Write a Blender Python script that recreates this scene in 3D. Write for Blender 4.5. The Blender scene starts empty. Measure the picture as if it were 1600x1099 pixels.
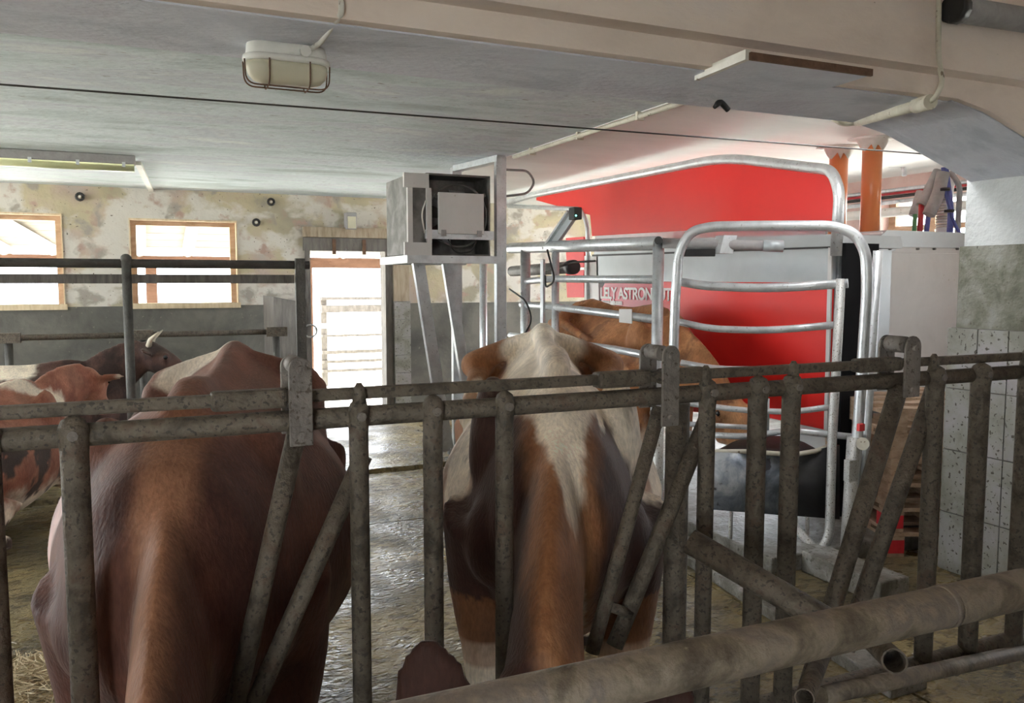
import bpy, bmesh, math, random
import numpy as np
from mathutils import Vector, Matrix, noise, Euler
random.seed(7)
PI = math.pi
SC = bpy.context.scene
COL = SC.collection

# ------------------------------------------------------------------ camera, sky, exposure
CAM_H = 1.6
YAW = math.radians(24.2); PITCH = math.radians(4.8); FPX = 1300.0
cam_d = bpy.data.cameras.new('camera'); cam = bpy.data.objects.new('camera', cam_d); COL.objects.link(cam)
cam_d.sensor_width = 36; cam_d.lens = 36 * FPX / 1600; cam_d.clip_start = .02; cam_d.clip_end = 300
cam.location = (0, 0, CAM_H); cam.rotation_euler = (PI/2 - PITCH, 0, -YAW)
SC.camera = cam
FW = Vector((math.sin(YAW)*math.cos(PITCH), math.cos(YAW)*math.cos(PITCH), -math.sin(PITCH)))
RT = Vector((math.cos(YAW), -math.sin(YAW), 0)); UP = RT.cross(FW)

SC.view_settings.view_transform = 'Standard'; SC.view_settings.look = 'None'
SC.view_settings.gamma = 1; SC.view_settings.use_curve_mapping = False
SC.view_settings.exposure = 1.9
SC.render.film_transparent = False
w = bpy.data.worlds.new('sky'); SC.world = w; w.use_nodes = True
wn = w.node_tree.nodes; wl = w.node_tree.links
bg = wn['Background']; bg.inputs['Color'].default_value = (.90, .95, 1.0, 1); bg.inputs['Strength'].default_value = 3.6
SC.cycles.max_bounces = 10; SC.cycles.diffuse_bounces = 7; SC.cycles.glossy_bounces = 4; SC.cycles.transmission_bounces = 4
SC.cycles.use_denoising = True
SC.cycles.sample_clamp_indirect = 8
sun_d = bpy.data.lights.new('sun', 'SUN'); sun = bpy.data.objects.new('sun', sun_d); COL.objects.link(sun)
sun_d.energy = 14; sun_d.angle = math.radians(20); sun_d.color = (1, .96, .9)
sun.location = (0, 20, 12); sun.rotation_euler = (math.radians(-46), 0, math.radians(35))

# ------------------------------------------------------------------ where things stand
def ray(px, py):
    return (FW + RT*((px-800)/FPX) - UP*((py-549.5)/FPX))
def at(px, py, X=None, Y=None, Z=None, F=None, P=None):
    """point of the place seen there in the photograph, on a wall-parallel plane, at a depth or on a plane P=(point, normal)"""
    d = ray(px, py); o = Vector((0, 0, CAM_H))
    if X is not None: t = X/d.x
    elif Y is not None: t = Y/d.y
    elif Z is not None: t = (Z-CAM_H)/d.z
    elif F is not None: t = F/math.hypot(1, 0)
    else: t = (P[0]-o).dot(P[1])/d.dot(P[1])
    return o + d*t

# ------------------------------------------------------------------ mesh building
class MB:
    def __init__(s): s.v = []; s.f = []; s.sm = []
    def add(s, vs, fs, smooth=False):
        n = len(s.v); s.v += [Vector(a) for a in vs]
        for f in fs: s.f.append([i+n for i in f]); s.sm.append(smooth)
    def box(s, x0, x1, y0, y1, z0, z1):
        s.add([(x0,y0,z0),(x1,y0,z0),(x1,y1,z0),(x0,y1,z0),(x0,y0,z1),(x1,y0,z1),(x1,y1,z1),(x0,y1,z1)],
              [(0,3,2,1),(4,5,6,7),(0,1,5,4),(1,2,6,5),(2,3,7,6),(3,0,4,7)])
        return s
    def obox(s, c, ax, ay, az):
        """box round c with half-axis vectors"""
        c = Vector(c); ax = Vector(ax); ay = Vector(ay); az = Vector(az)
        vs = [c+ax*i+ay*j+az*k for k in (-1,1) for i,j in ((-1,-1),(1,-1),(1,1),(-1,1))]
        s.add(vs, [(0,3,2,1),(4,5,6,7),(0,1,5,4),(1,2,6,5),(2,3,7,6),(3,0,4,7)]); return s
    def bar(s, a, b, w, h, up=(0,0,1)):
        """rectangular bar from a to b, w across and h along up"""
        a = Vector(a); b = Vector(b); d = b-a; L = d.length; d.normalize()
        u = Vector(up); sd = d.cross(u)
        if sd.length < 1e-4: u = Vector((0,1,0)); sd = d.cross(u)
        sd.normalize(); u = sd.cross(d)
        return s.obox((a+b)/2, d*(L/2), sd*(w/2), u*(h/2))
    def tube(s, pts, r, n=12, caps=True, hollow=False):
        pts = [Vector(p) for p in pts]; N = len(pts)
        rs = r if isinstance(r, (list, tuple)) else [r]*N
        base = len(s.v); ref = None
        for i, p in enumerate(pts):
            t = (pts[min(i+1,N-1)]-pts[max(i-1,0)]).normalized()
            if ref is None:
                ref = t.orthogonal().normalized()
            ref = (ref - t*ref.dot(t)).normalized(); bi = t.cross(ref)
            k = 1.0
            for j in range(n):
                a = 2*PI*j/n
                s.v.append(p+(ref*math.cos(a)+bi*math.sin(a))*rs[i]*k)
        for i in range(N-1):
            for j in range(n):
                a = base+i*n+j; b = base+i*n+(j+1)%n
                s.f.append([a, b, b+n, a+n]); s.sm.append(True)
        if caps:
            if hollow:
                for i0, sgn in ((0, 1), (N-1, -1)):
                    p = pts[i0]; t = (pts[1]-pts[0]).normalized() if i0 == 0 else (pts[-1]-pts[-2]).normalized()
                    o0 = base+i0*n; m = len(s.v)
                    for j in range(n): s.v.append(p+(s.v[o0+j]-p)*.86)
                    for j in range(n): s.v.append(p+(s.v[o0+j]-p)*.86+t*sgn*.12)
                    for j in range(n):
                        j2 = (j+1) % n
                        s.f.append([o0+j, o0+j2, m+j2, m+j]); s.sm.append(False)
                        s.f.append([m+j, m+j2, m+n+j2, m+n+j]); s.sm.append(True)
                    s.f.append([m+n+j for j in range(n)]); s.sm.append(False)
            else:
                s.f.append([base+j for j in range(n)][::-1]); s.sm.append(False)
                s.f.append([base+(N-1)*n+j for j in range(n)]); s.sm.append(False)
        return s
    def cyl(s, a, b, r, n=16, r2=None): return s.tube([a, b], [r, r if r2 is None else r2], n)
    def prism(s, poly, off):
        poly = [Vector(p) for p in poly]; off = Vector(off); n = len(poly)
        s.add(poly+[p+off for p in poly], [tuple(range(n))[::-1], tuple(range(n, 2*n))]+[(i, (i+1)%n, (i+1)%n+n, i+n) for i in range(n)])
        return s
    def ell(s, c, r, M=None, nu=16, nv=10):
        c = Vector(c); base = len(s.v); vs = []; fs = []
        M = M or Matrix.Identity(3)
        for i in range(1, nv):
            th = PI*i/nv
            for j in range(nu):
                ph = 2*PI*j/nu
                vs.append(c+M@Vector((r[0]*math.sin(th)*math.cos(ph), r[1]*math.sin(th)*math.sin(ph), r[2]*math.cos(th))))
        top = len(vs); vs.append(c+M@Vector((0,0,r[2]))); bot = len(vs); vs.append(c-M@Vector((0,0,r[2])))
        for i in range(nv-2):
            for j in range(nu):
                a = i*nu+j; b = i*nu+(j+1)%nu
                fs.append((a, a+nu, b+nu, b))
        for j in range(nu):
            fs.append((top, j, (j+1)%nu)); fs.append((bot, (nv-2)*nu+(j+1)%nu, (nv-2)*nu+j))
        s.add(vs, fs, True); return s
    def loft(s, rings, smooth=True, caps=True):
        base = len(s.v); n = len(rings[0])
        for r in rings: s.v += [Vector(p) for p in r]
        for i in range(len(rings)-1):
            for j in range(n):
                a = base+i*n+j; b = base+i*n+(j+1)%n
                s.f.append([a, b, b+n, a+n]); s.sm.append(smooth)
        if caps:
            s.f.append([base+j for j in range(n)][::-1]); s.sm.append(False)
            s.f.append([base+(len(rings)-1)*n+j for j in range(n)]); s.sm.append(False)
        return s
    def mesh(s, name, mat, org=(0,0,0)):
        m = bpy.data.meshes.new(name); o = Vector(org)
        m.from_pydata([tuple(v-o) for v in s.v], [], s.f)
        m.polygons.foreach_set('use_smooth', s.sm)
        bm = bmesh.new(); bm.from_mesh(m); bmesh.ops.recalc_face_normals(bm, faces=bm.faces); bm.to_mesh(m); bm.free()
        if mat: m.materials.append(mat)
        return m

def tag(o, label=None, cat=None, group=None, kind=None):
    if label: o['label'] = label
    if cat: o['category'] = cat
    if group: o['group'] = group
    if kind: o['kind'] = kind
    return o
def empty(name, loc, label, cat, group=None, rz=0):
    o = bpy.data.objects.new(name, None); COL.objects.link(o); o.location = loc; o.rotation_euler.z = rz
    o.empty_display_size = .1
    return tag(o, label, cat, group)
def worldloc(p):
    l = Vector((0,0,0))
    while p is not None: l += p.location; p = p.parent
    return l
def build(name, mb, mat, parent=None, bev=0, label=None):
    """link the mesh; world coordinates in, placed relative to the parent (unrotated parents only)"""
    if parent is None:
        xs = [v.x for v in mb.v]; ys = [v.y for v in mb.v]; zs = [v.z for v in mb.v]
        org = Vector(((min(xs)+max(xs))/2, (min(ys)+max(ys))/2, min(zs)))
        loc = org
    else:
        org = worldloc(parent); loc = Vector((0,0,0))
    o = bpy.data.objects.new(name, mb.mesh(name, mat, org)); COL.objects.link(o); o.location = loc
    if parent is not None: o.parent = parent
    if bev:
        b = o.modifiers.new('bevel', 'BEVEL'); b.width = bev; b.segments = 2; b.limit_method = 'ANGLE'; b.angle_limit = math.radians(40)
    if label: o['label'] = label
    return o
def struct(name, mb, mat, parent=None, bev=0):
    o = build(name, mb, mat, parent, bev); o['kind'] = 'structure'; return o
def arc(pts, r=.08, n=6):
    """round the corners of a polyline"""
    pts = [Vector(p) for p in pts]; out = [pts[0]]
    for i in range(1, len(pts)-1):
        a, b, c = pts[i-1], pts[i], pts[i+1]
        rr = min(r, (a-b).length*.45, (c-b).length*.45)
        p0 = b+(a-b).normalized()*rr; p1 = b+(c-b).normalized()*rr
        for k in range(n+1):
            t = k/n; out.append(p0*(1-t)**2+b*2*t*(1-t)+p1*t*t)
    out.append(pts[-1]); return out

# ------------------------------------------------------------------ materials
def mat(name, ramp, scale=4, stretch=(1,1,1), rough=.7, metal=0, bump=.15, bscale=40, spots=None, sscale=30, sthr=.62, detail=6, rr=None, gen='Object', spec=.5, dist=.4):
    """mottled procedural surface: ramp = list of (pos, rgb); spots = rgb of flecks"""
    m = bpy.data.materials.new(name); m.use_nodes = True; nt = m.node_tree; N = nt.nodes; L = nt.links
    b = N['Principled BSDF']; tc = N.new('ShaderNodeTexCoord'); mp = N.new('ShaderNodeMapping'); mp.inputs['Scale'].default_value = stretch
    L.new(tc.outputs[gen], mp.inputs['Vector'])
    n1 = N.new('ShaderNodeTexNoise'); n1.inputs['Scale'].default_value = scale; n1.inputs['Detail'].default_value = detail; n1.inputs['Roughness'].default_value = .62; n1.inputs['Distortion'].default_value = dist
    L.new(mp.outputs[0], n1.inputs['Vector'])
    cr = N.new('ShaderNodeValToRGB'); e = cr.color_ramp.elements
    while len(e) > 1: e.remove(e[0])
    e[0].position = ramp[0][0]; e[0].color = (*ramp[0][1], 1)
    for p, c in ramp[1:]:
        q = e.new(p); q.color = (*c, 1)
    L.new(n1.outputs['Fac'], cr.inputs['Fac']); out = cr.outputs['Color']
    if spots:
        n2 = N.new('ShaderNodeTexNoise'); n2.inputs['Scale'].default_value = sscale; n2.inputs['Detail'].default_value = 3
        L.new(mp.outputs[0], n2.inputs['Vector'])
        c2 = N.new('ShaderNodeValToRGB'); c2.color_ramp.elements[0].position = sthr; c2.color_ramp.elements[1].position = sthr+.05
        L.new(n2.outputs['Fac'], c2.inputs['Fac'])
        mx = N.new('ShaderNodeMixRGB'); L.new(c2.outputs['Color'], mx.inputs['Fac']); L.new(out, mx.inputs['Color1']); mx.inputs['Color2'].default_value = (*spots, 1)
        out = mx.outputs['Color']
    L.new(out, b.inputs['Base Color'])
    b.inputs['Roughness'].default_value = rough; b.inputs['Metallic'].default_value = metal; b.inputs['Specular IOR Level'].default_value = spec
    n3 = N.new('ShaderNodeTexNoise'); n3.inputs['Scale'].default_value = bscale; n3.inputs['Detail'].default_value = 5
    L.new(mp.outputs[0], n3.inputs['Vector'])
    if rr:
        mr = N.new('ShaderNodeMapRange'); mr.inputs[1].default_value = .35; mr.inputs[2].default_value = .65; mr.inputs[3].default_value = rr[0]; mr.inputs[4].default_value = rr[1]
        L.new(n1.outputs['Fac'], mr.inputs[0]); L.new(mr.outputs[0], b.inputs['Roughness'])
    if bump:
        bp = N.new('ShaderNodeBump'); bp.inputs['Strength'].default_value = bump; bp.inputs['Distance'].default_value = .02
        L.new(n3.outputs['Fac'], bp.inputs['Height']); L.new(bp.outputs['Normal'], b.inputs['Normal'])
    return m

M = {}
M['ceil'] = mat('blue_limewash', [(.32,(.40,.46,.47)),(.42,(.56,.64,.66)),(.5,(.68,.75,.78)),(.57,(.60,.64,.70)),(.66,(.74,.79,.80))], 1.3, (.6,2.0,1), .9, bump=.6, bscale=26, spots=(.34,.33,.33), sscale=22, sthr=.66, detail=10)
M['ceil_white'] = mat('white_limewash', [(.3,(.74,.74,.72)),(.6,(.88,.88,.86)),(.8,(.80,.80,.82))], .8, (.6,1.5,1), .85, bump=.12, bscale=25, spots=(.3,.26,.22), sscale=18, sthr=.76)
M['beam'] = mat('pinkish_beam_paint', [(.3,(.66,.56,.50)),(.55,(.78,.68,.61)),(.75,(.72,.65,.63))], 1.6, (1,2,2), .8, bump=.12, bscale=30, spots=(.2,.14,.1), sscale=14, sthr=.75)
M['beam_under'] = mat('grey_beam_underside', [(.35,(.50,.53,.60)),(.5,(.64,.66,.73)),(.65,(.58,.58,.66))], 1.8, (1,2,2), .9, bump=.4, bscale=30, spots=(.7,.7,.7), sscale=40, sthr=.72)
def plaster_mat():
    m = bpy.data.materials.new('peeling_plaster'); m.use_nodes = True; nt = m.node_tree; N = nt.nodes; L = nt.links; b = N['Principled BSDF']; tc = N.new('ShaderNodeTexCoord')
    def nz(s, d=6, dist=0, st=(1,1,1)):
        mp = N.new('ShaderNodeMapping'); mp.inputs['Scale'].default_value = st; L.new(tc.outputs['Object'], mp.inputs[0])
        n = N.new('ShaderNodeTexNoise'); n.inputs['Scale'].default_value = s; n.inputs['Detail'].default_value = d; n.inputs['Distortion'].default_value = dist; L.new(mp.outputs[0], n.inputs['Vector']); return n.outputs['Fac']
    def ramp(f, st):
        c = N.new('ShaderNodeValToRGB'); e = c.color_ramp.elements; e[0].position = st[0][0]; e[0].color = (*st[0][1],1); e[1].position = st[-1][0]; e[1].color = (*st[-1][1],1)
        for p, q in st[1:-1]: x = e.new(p); x.color = (*q,1)
        L.new(f, c.inputs[0]); return c.outputs[0]
    def mix(f, a, b_):
        x = N.new('ShaderNodeMixRGB'); L.new(f, x.inputs[0]); L.new(a, x.inputs[1])
        if isinstance(b_, tuple): x.inputs[2].default_value = (*b_,1)
        else: L.new(b_, x.inputs[2])
        return x.outputs[0]
    B_ = lambda lo, hi: [(lo,(0,0,0)),(hi,(1,1,1))]
    base = ramp(nz(1.5, 9), [(.35,(.33,.30,.23)),(.5,(.47,.41,.28)),(.58,(.46,.37,.31)),(.68,(.40,.37,.35))])
    c = mix(ramp(nz(2.1, 12, .2, (1,1,1.6)), B_(.48,.55)), base, (.58,.55,.50))
    c = mix(ramp(nz(3.7, 12, .3), B_(.58,.66)), c, (.33,.30,.26))
    c = mix(ramp(nz(5.5, 12, .2), B_(.58,.68)), c, (.40,.28,.23))
    c = mix(ramp(nz(38, 3), B_(.68,.72)), c, (.14,.12,.10))
    L.new(c, b.inputs['Base Color']); b.inputs['Roughness'].default_value = .95
    bp = N.new('ShaderNodeBump'); bp.inputs['Strength'].default_value = .6; bp.inputs['Distance'].default_value = .02; L.new(nz(9, 10), bp.inputs['Height']); L.new(bp.outputs[0], b.inputs['Normal'])
    return m
M['plaster'] = plaster_mat()
M['dado'] = mat('dirty_grey_render', [(.35,(.09,.087,.08)),(.5,(.14,.135,.12)),(.62,(.19,.18,.155))], 1.5, rough=.9, bump=.3, bscale=25, spots=(.2,.19,.16), sscale=20, sthr=.68)
M['pillar'] = mat('stained_cement', [(.36,(.12,.12,.09)),(.48,(.20,.20,.16)),(.6,(.28,.28,.25))], 5, rough=.95, bump=.4, bscale=40, spots=(.12,.11,.09), sscale=50, sthr=.66)
M['pillar_white'] = mat('white_pillar_paint', [(.3,(.46,.48,.48)),(.6,(.56,.58,.58)),(.8,(.50,.52,.53))], 3, rough=.9, bump=.3, bscale=40, spots=(.18,.15,.14), sscale=14, sthr=.73)
M['tile'] = mat('dirty_wall_tile', [(.35,(.19,.185,.15)),(.5,(.27,.265,.235)),(.65,(.32,.30,.31))], 5, rough=.5, bump=.1, bscale=30, spots=(.06,.05,.035), sscale=48, sthr=.61)
M['joint'] = mat('dark_tile_joint', [(.3,(.13,.12,.10)),(.7,(.2,.19,.17))], 12, rough=.95)
M['wood'] = mat('weathered_wood', [(.3,(.20,.15,.10)),(.5,(.36,.29,.21)),(.7,(.46,.39,.30))], 3, (6,6,1), .85, bump=.3, bscale=20)
M['wood_light'] = mat('pale_pine', [(.3,(.50,.38,.24)),(.5,(.64,.51,.34)),(.7,(.72,.60,.43))], 3, (6,6,1), .8, bump=.2, bscale=20)
M['wood_orange'] = mat('orange_brown_pine', [(.3,(.36,.23,.14)),(.5,(.48,.32,.21)),(.7,(.55,.39,.27))], 3, (2,2,5), .75, bump=.2, bscale=20)
M['wood_yard'] = mat('dark_yard_timber', [(.35,(.075,.065,.055)),(.65,(.13,.115,.10))], 6, (3,3,1), .9)  # tone lowered so the yard rails do not wash out
M['wood_grey'] = mat('greyed_door_wood', [(.3,(.10,.09,.085)),(.6,(.18,.165,.15)),(.8,(.25,.23,.2))], 4, (6,6,1), .85, bump=.3, bscale=20)
M['pallet'] = mat('pallet_wood', [(.3,(.30,.20,.13)),(.5,(.48,.34,.23)),(.7,(.60,.45,.33))], 5, (2,2,6), .85, bump=.3, bscale=30, spots=(.12,.07,.05), sscale=30, sthr=.67)
M['red_block'] = mat('red_painted_block', [(.3,(.6,.02,.03)),(.7,(.75,.03,.04))], 8, rough=.6)
M['log'] = mat('limewashed_log', [(.3,(.75,.73,.68)),(.7,(.9,.88,.83))], 6, rough=.9, bump=.3)
M['fence'] = mat('grimy_fence_steel', [(.35,(.075,.062,.048)),(.45,(.125,.105,.08)),(.55,(.165,.14,.11)),(.65,(.13,.095,.07))], 18, rough=.62, metal=.2, bump=.35, bscale=90, spots=(.07,.062,.052), sscale=110, sthr=.58)
M['fence_plate'] = mat('worn_clamp_steel', [(.3,(.15,.13,.12)),(.5,(.22,.20,.18)),(.7,(.27,.24,.21))], 16, rough=.6, metal=.25, bump=.3, bscale=80, spots=(.11,.09,.07), sscale=90, sthr=.6)
M['rail_front'] = mat('muddy_neck_rail', [(.36,(.085,.068,.05)),(.45,(.16,.13,.095)),(.52,(.24,.20,.15)),(.6,(.17,.14,.12)),(.68,(.27,.22,.16))], 9, rough=.6, metal=.15, bump=.3, bscale=80, spots=(.32,.28,.20), sscale=40, sthr=.72)
M['barrier'] = mat('dull_barrier_steel', [(.3,(.075,.07,.065)),(.6,(.125,.12,.11)),(.8,(.17,.15,.12))], 9, rough=.6, metal=.3, bump=.3, bscale=60)
M['galv'] = mat('galvanised_steel', [(.3,(.50,.52,.54)),(.5,(.62,.65,.67)),(.7,(.72,.75,.77))], 10, rough=.38, metal=.55, bump=.08, bscale=60, spots=(.40,.41,.42), sscale=60, sthr=.64)
M['galv_dirty'] = mat('splashed_galvanised_steel', [(.3,(.46,.46,.45)),(.6,(.60,.60,.58))], 10, rough=.5, metal=.4, bump=.15, bscale=60, spots=(.18,.16,.12), sscale=130, sthr=.60)
M['sheet'] = mat('grey_sheet_steel', [(.3,(.42,.46,.48)),(.6,(.50,.54,.56)),(.8,(.46,.49,.53))], 2, rough=.42, metal=.25, bump=.03)
M['cabinet'] = mat('white_cabinet_paint', [(.3,(.58,.57,.56)),(.6,(.66,.65,.64)),(.8,(.62,.61,.62))], 2.5, rough=.5, bump=.05, spots=(.45,.42,.36), sscale=22, sthr=.72)
M['red'] = mat('glossy_red_panel', [(.3,(.76,.022,.022)),(.7,(.84,.035,.025))], 1.2, rough=.28, bump=.01, bscale=3, rr=(.30,.38))
M['pinkred'] = mat('bright_red_plastic', [(.3,(.8,.05,.06)),(.7,(.88,.08,.08))], 3, rough=.5)
M['label'] = mat('dark_red_label', [(.3,(.45,.02,.05)),(.7,(.55,.03,.06))], 3, rough=.35, bump=0)
M['letter'] = mat('white_lettering', [(.3,(.80,.78,.78)),(.7,(.86,.85,.85))], 8, rough=.6, bump=0)
M['orange'] = mat('orange_drain_pipe', [(.3,(.62,.20,.07)),(.7,(.70,.25,.09))], 3, rough=.3, bump=.03)
M['black'] = mat('black_plastic', [(.3,(.012,.012,.014)),(.7,(.03,.03,.03))], 8, rough=.5, bump=.1, spots=(.1,.1,.09), sscale=30, sthr=.7)
M['void'] = mat('gap_shade_black', [(.3,(.008,.008,.009)),(.7,(.014,.014,.015))], 4, rough=.95, bump=0, spec=.1)
M['dark'] = mat('dark_fan_steel', [(.35,(.11,.105,.10)),(.5,(.17,.165,.155)),(.65,(.26,.25,.24))], 6, rough=.6, metal=.3, bump=.1)
M['pvc'] = mat('dirty_cream_pvc', [(.3,(.50,.47,.38)),(.6,(.66,.63,.53)),(.8,(.55,.5,.4))], 10, rough=.6, bump=.1, spots=(.25,.2,.14), sscale=30, sthr=.66)
M['white'] = mat('off_white_enamel', [(.3,(.62,.61,.56)),(.7,(.75,.74,.70))], 8, rough=.6, bump=.15, bscale=60, spots=(.25,.2,.14), sscale=30, sthr=.68)
M['rust'] = mat('rusty_edge', [(.3,(.10,.055,.035)),(.7,(.18,.10,.06))], 20, rough=.9, bump=.3)
M['wire'] = mat('black_wire', [(.3,(.02,.02,.02)),(.7,(.04,.035,.03))], 20, rough=.6, bump=0)
M['hose_grey'] = mat('grey_hose_lagging', [(.3,(.30,.29,.29)),(.7,(.38,.37,.37))], 20, rough=.9)
M['hose_blue'] = mat('blue_hose', [(.3,(.08,.10,.33)),(.7,(.12,.14,.42))], 20, rough=.5)
M['hose_red'] = mat('red_hose', [(.3,(.4,.03,.04)),(.7,(.5,.05,.05))], 20, rough=.5)
M['hose_green'] = mat('green_hose', [(.3,(.08,.22,.10)),(.7,(.1,.3,.12))], 20, rough=.5)
M['tub'] = mat('mottled_trough_metal', [(.36,(.12,.145,.18)),(.5,(.27,.31,.36)),(.62,(.50,.53,.56))], 6, rough=.4, metal=.3, bump=.1, spots=(.06,.06,.07), sscale=10, sthr=.63)
M['curb'] = mat('splashed_concrete_curb', [(.35,(.11,.10,.08)),(.5,(.19,.18,.155)),(.65,(.32,.31,.29))], 7, rough=.45, bump=.5, bscale=40, spots=(.11,.10,.08), sscale=45, sthr=.60)
M['straw'] = mat('pale_straw', [(.3,(.35,.26,.14)),(.5,(.60,.50,.32)),(.7,(.78,.72,.55))], 30, rough=.8, bump=0)
M['meadow'] = mat('pale_gravel_yard', [(.3,(.62,.63,.55)),(.6,(.75,.75,.70))], .5, rough=.95)
M['skin'] = mat('dark_hoof_horn', [(.3,(.04,.035,.03)),(.7,(.08,.07,.06))], 20, rough=.5)
M['eye'] = mat('wet_dark_eye', [(.3,(.008,.006,.006)),(.7,(.012,.01,.01))], 20, rough=.08, bump=0)
M['horn'] = mat('pale_horn', [(.3,(.55,.48,.36)),(.7,(.7,.64,.52))], 20, rough=.5, bump=0)

def glass_mat(name, col, rough=.3, alpha=1):
    m = bpy.data.materials.new(name); m.use_nodes = True; b = m.node_tree.nodes['Principled BSDF']
    b.inputs['Base Color'].default_value = (*col, 1); b.inputs['Roughness'].default_value = rough
    b.inputs['Transmission Weight'].default_value = .35; b.inputs['IOR'].default_value = 1.3
    return m
M['glass'] = glass_mat('yellowed_ribbed_glass', (.78,.74,.58), .35)
M['tubeglass'] = glass_mat('yellowed_lamp_cover', (.80,.82,.50), .3)
def emit(name, col, s):
    m = bpy.data.materials.new(name); m.use_nodes = True; b = m.node_tree.nodes['Principled BSDF']
    b.inputs['Emission Color'].default_value = (*col, 1); b.inputs['Emission Strength'].default_value = s; return m
M['led'] = emit('green_led', (.1, 1, .5), 4)

def floor_mat():
    m = bpy.data.materials.new('wet_manure_floor'); m.use_nodes = True; nt = m.node_tree; N = nt.nodes; L = nt.links; b = N['Principled BSDF']
    tc = N.new('ShaderNodeTexCoord')
    def nz(s, d=6, st=(1,1,1), dist=0):
        mp = N.new('ShaderNodeMapping'); mp.inputs['Scale'].default_value = st; L.new(tc.outputs['Object'], mp.inputs[0])
        n = N.new('ShaderNodeTexNoise'); n.inputs['Scale'].default_value = s; n.inputs['Detail'].default_value = d; n.inputs['Distortion'].default_value = dist
        L.new(mp.outputs[0], n.inputs['Vector']); return n
    n1 = nz(1.3); cr = N.new('ShaderNodeValToRGB'); e = cr.color_ramp.elements
    e[0].position = .3; e[0].color = (.08,.062,.03,1); e[1].position = .5; e[1].color = (.20,.16,.08,1)
    q = e.new(.62); q.color = (.36,.28,.13,1); q = e.new(.8); q.color = (.20,.16,.09,1)
    L.new(n1.outputs['Fac'], cr.inputs['Fac'])
    n2 = nz(14, 6, (1,1.6,1), .5); c2 = N.new('ShaderNodeValToRGB'); c2.color_ramp.elements[0].position = .52; c2.color_ramp.elements[1].position = .6
    L.new(n2.outputs['Fac'], c2.inputs['Fac'])
    mx = N.new('ShaderNodeMixRGB'); mx.blend_type = 'MULTIPLY'; mx.inputs['Color2'].default_value = (.45,.42,.36,1); L.new(c2.outputs['Color'], mx.inputs['Fac']); L.new(cr.outputs['Color'], mx.inputs['Color1'])
    L.new(mx.outputs['Color'], b.inputs['Base Color'])
    n3 = nz(3.2, 4); mr = N.new('ShaderNodeMapRange'); mr.inputs[1].default_value = .38; mr.inputs[2].default_value = .62; mr.inputs[3].default_value = .16; mr.inputs[4].default_value = .5
    L.new(n3.outputs['Fac'], mr.inputs[0]); L.new(mr.outputs[0], b.inputs['Roughness'])
    n4 = nz(24, 8, (1,1.5,1), .8); bp = N.new('ShaderNodeBump'); bp.inputs['Strength'].default_value = 1.0; bp.inputs['Distance'].default_value = .035
    L.new(n4.outputs['Fac'], bp.inputs['Height']); L.new(bp.outputs['Normal'], b.inputs['Normal'])
    return m
M['floor'] = floor_mat()

# ================================================================== THE SETTING
ZC = 2.62; YB = 10.1; XL = -5.2; XR = 6.75; YF = -2.6
gd = MB(); gd.box(-40, 50, -40, 60, -.16, -.10); struct('outdoor_ground', gd, M['meadow'])
fl = MB(); fl.box(XL, XR, YF, YB+.4, -.10, -.04); floor = struct('floor', fl, M['curb'])
# cast floor slabs with sunk joints across the alley
ys = [1.35, 5.3, 6.72, YB+.38]
for i in range(len(ys)-1):
    for (xa, xb) in ((XL, 2.7),):
        b = MB(); b.box(xa+.006, xb-.006, ys[i]+(.09 if i == 2 else .008), ys[i+1]-.008, -.04, .0 if i < 2 else .02); build('slab', b, M['floor'], floor)
b = MB(); b.box(2.71, XR, 1.35, YB+.38, -.04, .0); build('slab', b, M['floor'], floor)
b = MB(); b.box(XL, XR, YF, 1.34, -.04, .0); build('slab', b, M['curb'], floor)

ZF = 3.02
c = MB(); c.box(XL-.3, XR+.3, YF-.3, 2.6, ZF, ZF+.2); struct('ceiling', c, M['beam'])
c = MB(); c.box(XL-.3, 2.8, 2.6, YB+.4, ZC, ZF+.2); ceil = struct('ceiling', c, M['ceil'])
c = MB(); c.box(2.8, XR+.3, 2.6, YB+.4, ZC-.004, ZF+.2); struct('ceiling', c, M['ceil_white'])

def wall_y(name, x0, x1, y0, y1, z0, z1, holes, m, split=None, m2=None, z2=1.3):
    """wall along x with rectangular holes (xa,xb,za,zb); lower band gets the second material"""
    xs = sorted(set([x0, x1]+[h[0] for h in holes]+[h[1] for h in holes])); zs = sorted(set([z0, z1]+[h[2] for h in holes]+[h[3] for h in holes]+([z2] if m2 else [])))
    A = MB(); B = MB()
    for i in range(len(xs)-1):
        for k in range(len(zs)-1):
            cx = (xs[i]+xs[i+1])/2; cz = (zs[k]+zs[k+1])/2
            if any(h[0] < cx < h[1] and h[2] < cz < h[3] for h in holes): continue
            (B if (m2 and cz < z2) else A).box(xs[i], xs[i+1], y0, y1, zs[k], zs[k+1])
    o = struct(name, A, m)
    if m2:
        p = build('dado', B, m2, o)
    return o
p1a = at(0, 340, Y=YB); 
W1 = (-2.05, at(99, 400, Y=YB).x, 1.34, at(60, 333, Y=YB).z)
W2 = (at(203, 400, Y=YB).x, at(371, 400, Y=YB).x, 1.34, at(280, 343, Y=YB).z)
DR = (at(478, 500, Y=YB).x, at(613, 500, Y=YB).x, -.1, at(540, 372, Y=YB).z)
W3 = (-4.6, -3.0, 1.34, W1[3])
wall_y('wall_back', XL-.3, XR+.3, YB, YB+.38, -.1, ZC, [W1, W2, DR, W3], M['plaster'], m2=M['dado'], z2=1.33)
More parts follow.
